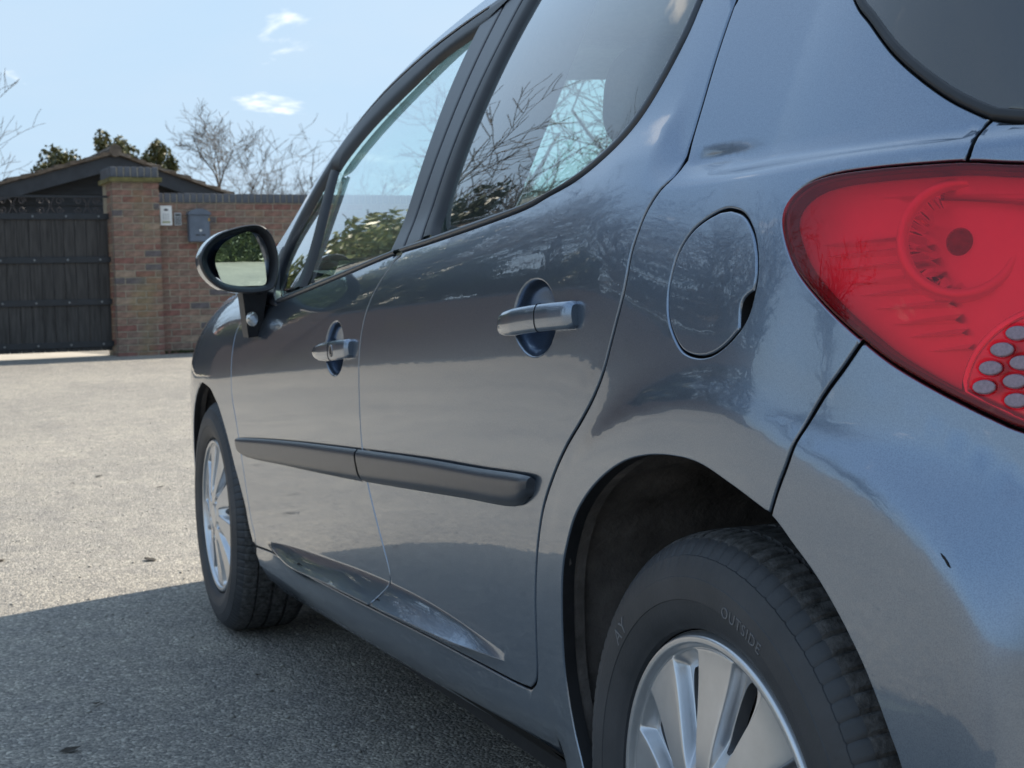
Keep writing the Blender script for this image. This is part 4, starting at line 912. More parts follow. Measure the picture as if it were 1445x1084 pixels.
for i in range(9):
    t = math.pi/2*i/8
    for k in range(24):
        a = 2*math.pi*k/24; V.append((1.925-.010*math.cos(t)*.6-.006, .870+.013*math.sin(t)*math.cos(a)*.95+.006*math.cos(t), .798+.016*math.sin(t)*math.sin(a)))
for i in range(8):
    for k in range(24): F.append((i*24+k, i*24+(k+1) % 24, (i+1)*24+(k+1) % 24, (i+1)*24+k))
link('side_indicator', mesh('side_indicator', V, F, True), simple('clear_indicator', (.75, .74, .72), .1, .2, 300, metallic=.6, Coat_Weight=1.0), mirror)
m2 = mirror.copy(); COL.objects.link(m2); m2.parent = car; m2.scale = (1, -1, 1)
for ch in list(mirror.children): c_ = ch.copy(); COL.objects.link(c_); c_.parent = m2

# --- cabin
POST = simple('post_steel', (.4, .4, .42), .25, .1, 20, metallic=1)
DASH = simple('dashboard_plastic', (.06, .063, .07), .65, .2, 60, bumps=.2, bscale=300)
V = []; F = []; prof = [(1.62, .55), (1.60, .72), (1.64, .83), (1.75, .885), (1.95, .90), (2.2, .875), (2.3, .80), (2.3, .5)]
for y in (-.74, -.45, -.38, 0, .38, .45, .74):
    hump = .025 if y in (-.38, -.45) else 0
    for (x, z) in prof: V.append((x-hump, y, z+(hump if .8 < z < .95 else 0)))
for i in range(6):
    for k in range(len(prof)-1): F.append((i*8+k, i*8+k+1, (i+1)*8+k+1, (i+1)*8+k))
link('dashboard', mesh('dashboard', V, F, True, 50), DASH, car)
def rounded(prof_fn, nu, nv, name, mat, parent, M):
    V = []; F = []
    for i in range(nu+1):
        for k in range(nv): V.append(tuple(M @ Vector(prof_fn(i/nu, 2*math.pi*k/nv))))
    for i in range(nu):
        for k in range(nv): F.append((i*nv+k, i*nv+(k+1) % nv, (i+1)*nv+(k+1) % nv, (i+1)*nv+k))
    F.append(tuple(range(nv-1, -1, -1))); F.append(tuple(nu*nv+k for k in range(nv)))
    return link(name, mesh(name, V, F, True, 60), mat, parent)
def se(t, p): return math.copysign(abs(math.cos(t))**p, math.cos(t)), math.copysign(abs(math.sin(t))**p, math.sin(t))
def seat(x, y, wid, back_h):
    def back(u, t):
        c_, s_ = se(t, .6); k = (1-abs(2*u-1)**6)**.35 if 0 < u < 1 else .25
        return (-.10*u*1.7*back_h/.6+.062*c_*k, wid*s_*k*(1-.18*u), .0+u*back_h)
    b_ = rounded(back, 18, 28, 'front_seat' if x > .8 else 'rear_seat', FABRIC, car, Matrix.Translation((x, y, .42)))
    def cush(u, t):
        c_, s_ = se(t, .6); k = (1-abs(2*u-1)**6)**.35 if 0 < u < 1 else .25
        return (u*.50, wid*s_*k, .07*c_*k+.03*u)
    rounded(cush, 12, 28, 'seat_cushion', FABRIC, b_, Matrix.Translation((x-.03, y, .40)))
    return b_
def headrest(x, y, z, b_, w=.135, h=.20):
    def hr(u, t):
        c_, s_ = se(t, .75); k = (1-abs(2*u-1)**3.0)**.45 if 0 < u < 1 else .12
        return (-.02*u+.048*c_*k, w*s_*k*(1-.10*u), u*h)
    rounded(hr, 16, 28, 'headrest', FABRIC, b_, Matrix.Translation((x, y, z)))
    for q in (-.06, .06): MB().tube([(x, y+q, z-.09), (x-.01, y+q, z+.05)], .006, 8).build('headrest_post', POST, b_)
for sy in (.36, -.36):
    b_ = seat(1.12, sy, .245, .60); headrest(.955, sy, 1.045, b_)
b_ = seat(.16, 0, .60, .52)
for sy in (.33, -.33): headrest(.03, sy, .93, b_, .12, .13)
for sgn in (1, -1):
    V = [(1.07, .785, .86), (.95, .785, .86), (.95, .70, .86), (1.07, .70, .86), (1.075, .555, 1.33), (.975, .555, 1.33), (.985, .47, 1.33), (1.065, .47, 1.33)]
    V = [(a, sgn*b, c_) for a, b, c_ in V]; F = [(0, 1, 5, 4), (1, 2, 6, 5), (2, 3, 7, 6), (3, 0, 4, 7)]
    link('inner_pillar', mesh('inner_pillar', V, F if sgn > 0 else [tuple(reversed(f)) for f in F]), DASH, car)
sw = MB(); cs_ = []
for k in range(41):
    t = 2*math.pi*k/40; cs_.append((1.50+.06*math.sin(t), -.37+.18*math.cos(t), .80+.17*math.sin(t)))
sw.tube(cs_, .016, 10, False); sw.tube([(1.60, -.37, .74), (1.51, -.37, .80)], [.05, .06], 14); sw.tube([(1.5, -.54, .80), (1.5, -.20, .80)], .015, 8); sw.build('steering_wheel', DASH, car, True, 50)
rm = MB(); rm.box((1.38, -.11, 1.24), (1.42, .11, 1.30), None, .012); rm.tube([(1.41, 0, 1.28), (1.46, 0, 1.34)], .01, 8); rm.build('rear_view_mirror', BLACKPL, car, True, 40)
hp_ = [(1.13, 1.392), (1.25, 1.345), (1.38, 1.288), (1.46, 1.262), (1.47, 1.272), (1.40, 1.32)]; V = [(x, y, z-.02*(abs(y)/.5)**2*(x > 1.3)) for y in np.linspace(-.54, .54, 9) for x, z in hp_]
link('windscreen_header', mesh('windscreen_header', V, [(i*6+k, i*6+k+1, (i+1)*6+k+1, (i+1)*6+k) for i in range(8) for k in range(5)], True, 40), LINER, car)
for sy in (.33, -.33): MB().box((1.27, sy-.17, 1.285), (1.42, sy+.17, 1.30), None, .005).build('sun_visor', LINER, car)
# ------------------------------------------------------------------ ground
def zg(x): return .35*np.clip((np.asarray(x, float)-4)/11.65, 0, 1)**1.35
def ground_mat():
    m, t, b = new_mat('worn_tarmac')
    chips = t.nodes.new('ShaderNodeTexVoronoi'); chips.inputs['Scale'].default_value = 150; chips.inputs['Randomness'].default_value = 1
    tc = t.nodes.new('ShaderNodeTexCoord'); t.links.new(tc.outputs['Object'], chips.inputs['Vector'])
    cc = t.nodes.new('ShaderNodeSeparateColor'); t.links.new(chips.outputs['Color'], cc.inputs[0])
    base = ramp(t, cc.outputs[0], [(.0, (.165, .157, .145)), (.30, (.235, .223, .203)), (.72, (.335, .315, .28)), (.93, (.47, .435, .38)), (1., (.62, .58, .51))])
    big = ramp(t, noise(t, .45, 7, .62), [(.3, (.72, .72, .73)), (.7, (1.12, 1.1, 1.06))])
    mid = ramp(t, noise(t, 7, 6, .65), [(.32, (.82, .82, .84)), (.68, (1.12, 1.1, 1.06))])
    def mul(a, c_):
        x = t.nodes.new('ShaderNodeMix'); x.data_type = 'RGBA'; x.blend_type = 'MULTIPLY'; x.inputs[0].default_value = 1
        t.links.new(a, x.inputs[6]); t.links.new(c_, x.inputs[7]); return x.outputs[2]
    t.links.new(mul(mul(base, big), mid), b.inputs['Base Color']); setp(b, Roughness=.85)
    h = t.nodes.new('ShaderNodeMath'); h.operation = 'ADD'
    inv_ = t.nodes.new('ShaderNodeMath'); inv_.operation = 'MULTIPLY'; inv_.inputs[1].default_value = -1.0; t.links.new(chips.outputs['Distance'], inv_.inputs[0])
    t.links.new(inv_.outputs[0], h.inputs[0]); t.links.new(noise(t, 60, 4), h.inputs[1])
    bump(t, b, h.outputs[0], .75, .006); return m
TAR = ground_mat()
xs = np.concatenate([np.linspace(-400, -20, 8), np.linspace(-19, 4, 12), np.linspace(4.5, 16, 40), np.linspace(17, 60, 10), np.linspace(80, 700, 6)]); ys = np.concatenate([np.linspace(-500, -30, 8), np.linspace(-25, 25, 26), np.linspace(30, 500, 8)])
V = [(x, y, float(zg(x))) for x in xs for y in ys]; ny = len(ys)
F = [(i*ny+j, (i+1)*ny+j, (i+1)*ny+j+1, i*ny+j+1) for i in range(len(xs)-1) for j in range(ny-1)]
tag(link('tarmac_ground', mesh('tarmac_ground', V, F, True), TAR), kind='structure')
# loose grit and twigs lying on the tarmac
GRIT = simple('grit_stone', (.34, .32, .285), .85, .45, 35)
def pebble(r_): 
    V = []; F = []
    for i, (zz, k) in enumerate(((-.3, .7), (.15, 1.0), (.55, .6))):
        for j in range(6): a = math.pi/3*j+.3*i; q = r_*k*random.uniform(.75, 1.2); V.append((q*math.cos(a), q*math.sin(a), r_*zz*random.uniform(.8, 1.1)))
    for i in range(2):
        for j in range(6): F.append((i*6+j, i*6+(j+1) % 6, (i+1)*6+(j+1) % 6, (i+1)*6+j))
    F.append((12, 13, 14, 15, 16, 17)); return V, F
gm = MB()
for k in range(2600):
    x = random.uniform(.6, 9.0)
    x = .6+(x-.6)**1.0; y = random.uniform(-1.0, 4.2) if k % 3 else random.uniform(.6, 2.0)
    r_ = random.choice((.0015, .002, .002, .003, .003, .0045, .006)) if x < 4 else random.choice((.002, .003, .003, .0045))
    Vp, Fp = pebble(r_); a = random.uniform(0, 6.28); z0 = float(zg(x))+r_*.25
    gm.add([(x+p[0]*math.cos(a)-p[1]*math.sin(a), y+p[0]*math.sin(a)+p[1]*math.cos(a), z0+p[2]) for p in Vp], Fp)
tag(gm.build('loose_grit', GRIT, None, True), 'small loose stones and grit scattered over the tarmac', 'grit', kind='stuff')
LEAF = simple('dark_debris', (.035, .028, .02), .9, .5, 20)
gm = MB()
for k in range(34):
    x = random.uniform(1.3, 6.5); y = random.uniform(.3, 3.4); a = random.uniform(0, 6.28); L = random.uniform(.006, .022)*(1 if x < 3 else 1.6); wd = L*random.uniform(.3, .7); z0 = float(zg(x))+.003
    pts = [(-L, 0, 0), (-L*.3, wd, .004), (L*.6, wd*.6, .002), (L, 0, .006), (L*.3, -wd, .003), (-L*.5, -wd*.7, .001)]
    gm.add([(x+p[0]*math.cos(a)-p[1]*math.sin(a), y+p[0]*math.sin(a)+p[1]*math.cos(a), z0+p[2]) for p in pts], [(0, 1, 2, 3, 4, 5)])
tag(gm.build('leaf_crumbs', LEAF), 'dark crumbs of dead leaves scattered on the tarmac', 'leaves', kind='stuff')

# ------------------------------------------------------------------ wall, pillar, gate (local frame: a along the wall to the right, d away from the camera, z)
O = Vector((15.65, -.5424, 0)); UA = Vector((.087, -.996, 0)).normalized(); UD = Vector((UA.y*-1, UA.x, 0))   # UD points away from the camera
WM = Matrix(((UA.x, UD.x, 0, O.x), (UA.y, UD.y, 0, O.y), (0, 0, 1, 0), (0, 0, 0, 1)))
ZB = .335
def place(name, loc=(0, 0, 0)):
    o = empty(name); o.matrix_world = WM @ Matrix.Translation(loc); return o
def brick_mats():
    out = []
    for i, (c_, v) in enumerate([((.205, .115, .088), .4), ((.22, .14, .105), .4), ((.185, .125, .098), .4), ((.19, .09, .073), .4), ((.11, .095, .097), .35), ((.26, .19, .14), .35)]):
        m, t, b = new_mat('brick_%s' % ('red', 'orange', 'brown', 'crimson', 'blue', 'buff')[i])
        lo = tuple(x*(1-v) for x in c_); hi = tuple(x*(1+v) for x in c_)
        a = ramp(t, noise(t, 14, 7), [(.3, lo), (.7, hi)])
        # green-yellow algae where the wall stays damp
        tc = t.nodes.new('ShaderNodeTexCoord'); g = t.nodes.new('ShaderNodeNewGeometry')
        n = t.nodes.new('ShaderNodeTexNoise'); n.inputs['Scale'].default_value = 1.6; n.inputs['Detail'].default_value = 5; t.links.new(g.outputs['Position'], n.inputs[0])
        f = ramp(t, n.outputs[0], [(.57, (0, 0, 0)), (.75, (.5, .5, .5))])
        mx = t.nodes.new('ShaderNodeMix'); mx.data_type = 'RGBA'; t.links.new(f, mx.inputs[0]); t.links.new(a, mx.inputs[6]); mx.inputs[7].default_value = (.25, .215, .085, 1)
        t.links.new(mx.outputs[2], b.inputs['Base Color']); setp(b, Roughness=.9); bump(t, b, noise(t, 90, 5), .5, .004); out.append(m)
    return out
BR = brick_mats()
MORTAR = simple('mortar', (.27, .24, .185), .95, .3, 12, bumps=.4, bscale=80)
MOSS = simple('mossy_tile', (.13, .115, .045), .95, .5, 14, bumps=.8, bscale=60, bdist=.01)
BLUEB = simple('blue_coping_brick', (.085, .093, .11), .75, .35, 9, bumps=.4, bscale=60)
def brick_mesh(w_, h_, d_, seed):
    rd = random.Random(seed); b = MB(); b.box((0, 0, 0), (w_, d_, h_), None, .005)
    b.v = [(x+rd.uniform(-.0022, .0022), y+rd.uniform(-.003, .002), z+rd.uniform(-.002, .002)) for x, y, z in b.v]
    return b.v, b.f
BC = {}
def brick(parent, a, z, w_, mi, d_=.05, h_=.0648, proud=0., name='brick', mats=None, dpt=0.):
    key = (round(w_, 3), round(h_, 3), d_, mi, random.randint(0, 2), mats is None)
    if key not in BC:
        st = random.getstate(); v, f = brick_mesh(w_, h_, d_, int(w_*1e4) % 97*3+key[4]); random.setstate(st)
        me = mesh('brick', v, f); me.materials.append((mats or BR)[mi]); BC[key] = me
    o = bpy.data.objects.new(name, BC[key]); COL.objects.link(o); o.parent = parent; o.location = (a, dpt-proud, z); return o
random.seed(3)
def mi_(): return random.choices(range(6), (5, 4, 6, 3, 1.1, 1.0))[0]
CP = .0748
# pillar
pillar = place('gate_pillar', (0, -.06, 0)); tag(pillar, 'square brick gate pillar with blue brick cap beside the dark gate', 'pillar')
MB().box((.004, .0045, ZB-.3), (.509, .50, 2.268)).build('mortar_core', MORTAR, pillar)
nc = int((2.268-ZB)/CP)
for c_ in range(nc+1):
    z = 2.268-.0100-(c_+1)*CP+.01; a = 0.0; ws = [.215, .215, .0645] if c_ % 2 else [.1025, .215, .177]
    for w_ in ws: brick(pillar, a+random.uniform(-.001, .001), z, w_, mi_(), proud=random.uniform(-.001, .002)); a += w_+.0105
    # side returns seen from a step to either side
    for side in (0, 1):
        bq = brick(pillar, -.001 if side == 0 else .514, z, .215, mi_()); bq.rotation_euler = (0, 0, R(90)) if side else (0, 0, R(-90)); bq.location = (.513, .06+.0, z) if side else (.0, .30, z)
MB().box((-.034, -.034, 2.270), (.548, .548, 2.318)).build('tile_course', MOSS, pillar)
for k in range(7):
    brick(pillar, -.012+k*.0758, 2.320, .0648, 0, d_=.535, h_=.115, mats=[BLUEB], name='cap_brick', dpt=-.012)
MB().box((-.006, -.006, 2.3195), (.515, .515, 2.425)).build('cap_mortar', MORTAR, pillar)
# garden wall
wall = place('brick_wall', (.515, .045, 0)); tag(wall, 'brick boundary wall with dark coping carrying the grey letter box', 'wall')
MB().box((.0, .0045, ZB-.3), (9.0, .21, 2.050)).build('mortar_core', MORTAR, wall)
nw = int((2.050-ZB)/CP)
far_b = MB()
for c_ in range(nw+1):
    z = 2.050-(c_+1)*CP; a = .002-(.112 if c_ % 2 else 0)
    while a < 8.9:
        w_ = .215; a0 = max(a, .002); w2 = a+w_-a0
        if w2 > .03:
            if a0 < 2.35: brick(wall, a0, z, round(w2, 4), mi_(), proud=random.uniform(-.001, .002))
            else: v, f = brick_mesh(w2, .0648, .05, 5); far_b.add([(x+a0, y, zz+z) for x, y, zz in v], f)
        a += w_+.0105
tag(far_b.build('brick_courses', BR[2], wall), kind='stuff')
far_c = MB()
for k in range(118):
    a = .004+k*.0758
    if a < 2.35: brick(wall, a, 2.053, .0648, 0, d_=.235, h_=.105, mats=[BLUEB], name='coping_brick', dpt=-.01, proud=random.uniform(-.001, .002))
    else: far_c.box((a, -.01, 2.053), (a+.0648, .225, 2.158), None, .005)
tag(far_c.build('coping_courses', BLUEB, wall), kind='stuff')
MB().box((.001, -.004, 2.0525), (9.0, .218, 2.146)).build('coping_mortar', MORTAR, wall)
# green growth along the foot of the wall
MG = simple('moss_green', (.05, .07, .025), .95, .5, 20)
gm = MB(); random.seed(5)
for k in range(420):
    a = random.uniform(.0, 2.6); r_ = random.uniform(.008, .03); z = ZB+.02
    for j in range(3):
        t = random.uniform(0, 6.28); gm.add([(a, -.03, z), (a+.02*math.cos(t), -.05, z+r_), (a+.02*math.cos(t+1), -.06+.01*j, z+r_*1.6)], [(0, 1, 2)])
o = gm.build('moss_fringe', MG); o.matrix_world = WM @ Matrix.Translation((.515, .0, 0)); tag(o, 'green moss and weeds along the foot of the brick wall', 'moss', kind='stuff')

# intercom, keypad, letter box
WHITEP = simple('white_plastic', (.68, .69, .68), .4, .06, 20); GREYP = simple('grey_steel', (.35, .36, .37), .35, .1, 20, metallic=.6); INK = simple('black_ink', (.02, .02, .022), .5, .1, 20)
ic = place('intercom_panel', (.54, .045, 1.791)); tag(ic, 'white intercom panel on the brick wall right of the pillar', 'intercom')
V = []; F = []
for i in range(9):
    u = i/8; bow = .006*(2*u-1)**2
    for (xx, dd) in ((.0, 0), (.004, -.022), (.134, -.022), (.138, 0)): V.append((xx, dd, .005+.219*u+(bow if i > 4 else -bow)*0))
for i in range(8):
    for k in range(3): F.append((i*4+k, i*4+k+1, (i+1)*4+k+1, (i+1)*4+k))
F += [(0, 3, 2, 1), (32, 33, 34, 35)]
link('face_plate', mesh('face_plate', V, F), WHITEP, ic)
b_ = MB(); b_.add([(.069+.026*math.cos(t), -.0235, .178+.012*math.sin(t)) for t in np.linspace(0, 6.28, 16, endpoint=False)], [tuple(range(15, -1, -1))]); b_.build('camera_window', INK, ic)
for r_ in range(4):
    for k in range(3): MB().box((.032+k*.026, -.026, .072+r_*.018), (.046+k*.026, -.022, .081+r_*.018)).build('button', GREYP, ic)
MB().box((.025, -.0245, .030), (.112, -.022, .052)).build('name_strip', simple('olive_label', (.32, .33, .20), .6), ic)
kp = place('keypad', (.70, .045, 1.791)); tag(kp, 'small grey keypad between white intercom and letter box', 'keypad')
MB().box((0, -.02, .002), (.082, 0, .146), None, .004).build('case', GREYP, kp)
MB().box((.012, -.022, .108), (.070, -.0195, .132)).build('display', INK, kp)
for r_ in range(4):
    for k in range(3): MB().box((.012+k*.021, -.024, .015+r_*.022), (.026+k*.021, -.0195, .030+r_*.022)).build('key', INK, kp)
lb = place('letter_box', (.843, .045, 1.605)); tag(lb, 'dark grey metal letter box with small label on brick wall', 'letter box')
LBM = simple('letterbox_grey', (.10, .125, .165), .5, .2, 9)
MB().box((.004, -.10, .0), (.242, 0, .31), None, .01).build('body', LBM, lb)
V = []; F = []; pr = [(-.006, .305), (-.006, .325), (.03, .352), (.09, .372), (.16, .372), (.216, .352), (.252, .325), (.252, .305)]
for dd in (-.115, 0): V += [(a, dd, z) for a, z in pr]
F = [tuple(range(7, -1, -1)), tuple(range(8, 16))]+[(k, k+1, k+9, k+8) for k in range(7)]+[(7, 0, 8, 15)]
link('lid', mesh('lid', V, F), LBM, lb)
MB().tube([(.130, -.105, .128), (.130, -.095, .128)], [.014, .014], 12).build('lock', WHITEP, lb)
MB().box((.085, -.104, .072), (.175, -.0995, .088), None, .001).build('slot_left', INK, lb) if False else MB().box((.075, -.104, .070), (.120, -.0995, .084)).build('slot', INK, lb)
MB().box((.140, -.104, .070), (.185, -.0995, .084)).build('slot', INK, lb)
MB().box((.222, -.104, .235), (.240, -.0995, .265)).build('sticker', simple('orange_sticker', (.42, .24, .04), .6), lb)

# gate: vertical boards, four steel straps, scroll work on top
GWOOD = simple('dark_stained_board', (.042, .039, .037), .8, .6, 6, bumps=.5, bscale=26, vscale=(9, 9, .6)); STEEL = simple('black_steel', (.010, .013, .018), .45, .3, 10)
GALV = simple('galvanised_bolt', (.22, .23, .24), .35, .1, 20, metallic=.8)
gate = place('driveway_gate', (0, .10, 0)); tag(gate, 'dark boarded driveway gate with steel straps and scrolled top', 'gate')
GW = 3.6; random.seed(9); k = 0; a = -.022
while a > -GW:
    w_ = .122; MB().box((a-w_+.003, .008+random.uniform(0, .004), .415), (a-.003, .032, 1.93), None, .003).build('board', GWOOD, gate); a -= w_
for zc_ in (1.898, 1.422, .956, .489):
    MB().box((-GW, -.008, zc_-.033), (-.010, .0075, zc_+.033), None, .002).build('strap', STEEL, gate)
bo = MB()
for zc_ in (1.898, 1.422, .956, .489):
    for k in range(10): x = -.126-.3515*k; bo.tube([(x, -.016, zc_), (x, -.007, zc_)], [.010, .014], 8)
tag(bo.build('strap_bolts', GALV, gate), kind='stuff')
MB().box((-GW, .0, 2.105), (-.010, .022, 2.128)).build('top_rail', STEEL, gate)
sc_ = MB(); SCR = simple('rusty_scroll', (.045, .038, .04), .6, .4, 14)
def spiral(cx_, cz_, r0, turns, dirn, flip):
    return [(cx_+flip*r0*(1-.75*i/24)*math.cos(dirn*2*math.pi*turns*i/24), .010, cz_+r0*(1-.75*i/24)*math.sin(dirn*2*math.pi*turns*i/24)) for i in range(25)]
for k in range(9):
    x = -.24-.395*k
    sc_.tube([(x-.045, .01, 2.105), (x-.012, .01, 2.05), (x-.012, .01, 1.99), (x-.045, .01, 1.935)], .0055, 5); sc_.tube([(x+.045, .01, 2.105), (x+.012, .01, 2.05), (x+.012, .01, 1.99), (x+.045, .01, 1.935)], .0055, 5)
    for sx in (-1, 1):
        for dz in (-1, 1): sc_.tube(spiral(x+sx*.10, 2.018+dz*.048, .042, 1.35, dz, sx), .0055, 5)
tag(sc_.build('scroll_work', SCR, gate), kind='stuff')
p2 = place('gate_pillar', (-GW-.53, -.06, 0)); tag(p2, 'brick gate pillar at the far left end of the gate', 'pillar')
MB().box((0, 0, ZB-.3), (.51, .5, 2.268)).build('shaft', BR[2], p2); MB().box((-.03, -.03, 2.27), (.54, .54, 2.318)).build('tile_course', MOSS, p2); MB().box((-.01, -.01, 2.319), (.52, .52, 2.43)).build('cap', BLUEB, p2)
w2 = place('brick_wall', (-GW-.53-9, .045, 0)); tag(w2, 'plain brick boundary wall left of the gate', 'wall')
MB().box((0, 0, ZB-.3), (8.998, .21, 2.05)).build('wall_body', BR[2], w2); MB().box((0, -.01, 2.052), (8.998, .225, 2.158)).build('coping', BLUEB, w2)
# pale concrete apron under and behind the gate
CON = simple('pale_concrete', (.46, .42, .36), .9, .15, 4, bumps=.3, bscale=50)
ap = MB(); ap.box((-GW, .06, .10), (.0, 3.9, .352)); o = ap.build('concrete_apron', CON); o.matrix_world = WM; tag(o, kind='structure')

# ------------------------------------------------------------------ garage behind the gate
gar = place('garage', (.365, 4.18, 0)); tag(gar, 'black weatherboarded garage with low tiled gable roof behind the gate', 'building')
WB = simple('black_weatherboard', (.020, .023, .028), .75, .4, 4, bumps=.3, bscale=30, vscale=(1, 1, 8)); BARGE = simple('black_bargeboard', (.030, .034, .042), .6, .3, 6)
TILE = simple('brown_roof_tile', (.14, .11, .085), .9, .5, 9, bumps=.6, bscale=50)
ap_a, ap_z = .537, 3.02
def roofz(a): return ap_z-(.285*(ap_a-a) if a < ap_a else .345*(a-ap_a))
aL, aR = -5.2, 3.2
z = .36
while z < 2.98:
    h_ = .15; a0, a1 = aL+.35, aR-.35
    if z+h_ > roofz(a0)-.12: a0 = ap_a-(ap_z-.12-z-h_*.6)/.285
    if z+h_ > roofz(a1)-.12: a1 = ap_a+(ap_z-.12-z-h_*.6)/.345
    if a1-a0 > .2:
        b_ = MB(); b_.add([(a0, .0, z), (a1, .0, z), (a1, .022, z+h_+.01), (a0, .022, z+h_+.01), (a0, .04, z), (a1, .04, z), (a1, .04, z+h_+.01), (a0, .04, z+h_+.01)], [(0, 1, 2, 3), (4, 7, 6, 5), (0, 4, 5, 1), (3, 2, 6, 7), (0, 3, 7, 4), (1, 5, 6, 2)]); b_.build('weatherboard', WB, gar)
    z += h_
MB().box((aL+.4, .045, .3), (aR-.4, 5.5, 2.1)).build('wall', WB, gar)
for (a0, a1) in ((aL, ap_a), (ap_a, aR)):
    b_ = MB(); th_ = .19
    b_.add([(a0, -.30, roofz(a0)-.05-th_), (a1, -.30, roofz(a1)-.05-th_), (a1, -.30, roofz(a1)-.045), (a0, -.30, roofz(a0)-.045), (a0, -.26, roofz(a0)-.05-th_), (a1, -.26, roofz(a1)-.05-th_), (a1, -.26, roofz(a1)-.045), (a0, -.26, roofz(a0)-.045)], [(0, 1, 2, 3), (4, 7, 6, 5), (0, 4, 5, 1), (3, 2, 6, 7), (0, 3, 7, 4), (1, 5, 6, 2)]); b_.build('bargeboard', BARGE, gar)
rfm = MB(); random.seed(4)
for (a0, a1) in ((aL, ap_a), (ap_a, aR)):
    n = int(abs(a1-a0)/.20)
    for i in range(n):
        p0 = a0+(a1-a0)*i/n; p1 = a0+(a1-a0)*(i+1)/n; hi_ = a0 < ap_a-.01
        za, zb_ = roofz(p0), roofz(p1)
        lift0, lift1 = (.028, .0) if a0 == aL else (.0, .028)
        V = [(p0, -.36, za-.035), (p1, -.36, zb_-.035), (p1, -.36, zb_+lift1), (p0, -.36, za+lift0), (p0, 5.5, za-.035), (p1, 5.5, zb_-.035), (p1, 5.5, zb_+lift1), (p0, 5.5, za+lift0)]
        V = [(x, y+random.uniform(-.015, .015) if y < 0 else y, z_+random.uniform(-.006, .006)) for x, y, z_ in V]
        b_ = MB(); b_.add(V, [(0, 1, 2, 3), (4, 7, 6, 5), (0, 4, 5, 1), (3, 2, 6, 7), (0, 3, 7, 4), (1, 5, 6, 2)]); b_.build('roof_tile_course', TILE, gar)
MB().tube([(ap_a, -.37, ap_z+.01), (ap_a, 5.5, ap_z+.01)], .085, 10).build('ridge_tile', TILE, gar)
# ------------------------------------------------------------------ trees
BARK = simple('bark', (.11, .096, .085), .95, .4, 10, bumps=.5, bscale=30, bdist=.01)
def bare_tree(name, loc, h, spread, seed, label, trunk=.10, forks=5, depth=4, lean=(0, 0), leader=True, group=None, twig=.006):
    rnd = random.Random(seed); root = empty(name, loc); tag(root, label, 'tree', group)
    tr = MB(); cr_ = MB()
    def branch(p, d, L, r_, lev):
        n = 5; pts = [p]; q = p
        for i in range(n):
            d = (d+Vector((rnd.gauss(0, .13), rnd.gauss(0, .13), rnd.gauss(.03, .09)))).normalized(); q = q+d*L/n; pts.append(q)
        rr = [max(twig, r_*(1-.62*i/n)) for i in range(n+1)]
        (tr if lev == 0 else cr_).tube(pts, rr, 7 if lev == 0 else (5 if lev == 1 else 3), lev == 0)
        if lev >= depth: return
        k = forks+(3 if lev == 0 else 0) if lev < 2 else rnd.randint(3, 5)
        for j in range(k):
            u = rnd.uniform(.28 if lev == 0 else .15, 1.0); i = min(n-1, int(u*n)); b = pts[i].lerp(pts[i+1], u*n-i)
            az = rnd.uniform(0, 6.283); side = Vector((math.cos(az), math.sin(az), 0)); side = (side-d*side.dot(d)).normalized()
            dd = (d*rnd.uniform(.35, .8)+side*spread*rnd.uniform(.6, 1.1)+Vector((0, 0, .18))).normalized()
            branch(b, dd, L*rnd.uniform(.42, .66)*(1.1-.45*u if lev == 0 else 1), rr[i]*rnd.uniform(.45, .62), lev+1)
    branch(Vector((0, 0, -.1)), Vector((lean[0], lean[1], 1)).normalized(), h*(.95 if leader else .45), trunk, 0)
    if not leader:
        for j in range(5):
            a = 6.283*j/5+rnd.uniform(-.4, .4); branch(Vector((lean[0]*h*.3, lean[1]*h*.3, h*rnd.uniform(.28, .42))), Vector((math.cos(a)*.6*spread, math.sin(a)*.6*spread, 1)).normalized(), h*rnd.uniform(.40, .55), trunk*.55, 1)
    tr.build('trunk', BARK, root, True); cr_.build('crown', BARK, root, True)
    return root
def leaf_mat(name, lo, hi):
    m, t, b = new_mat(name); t.links.new(ramp(t, noise(t, 2.5, 4), [(.3, lo), (.7, hi)]), b.inputs['Base Color']); setp(b, Roughness=.45, Subsurface_Weight=0.0); return m
EVER = leaf_mat('evergreen_leaf', (.045, .055, .015), (.14, .125, .035)); DEVER = leaf_mat('dark_evergreen_leaf', (.018, .030, .010), (.045, .055, .018)); LIME = leaf_mat('light_green_leaf', (.06, .085, .015), (.15, .16, .035))
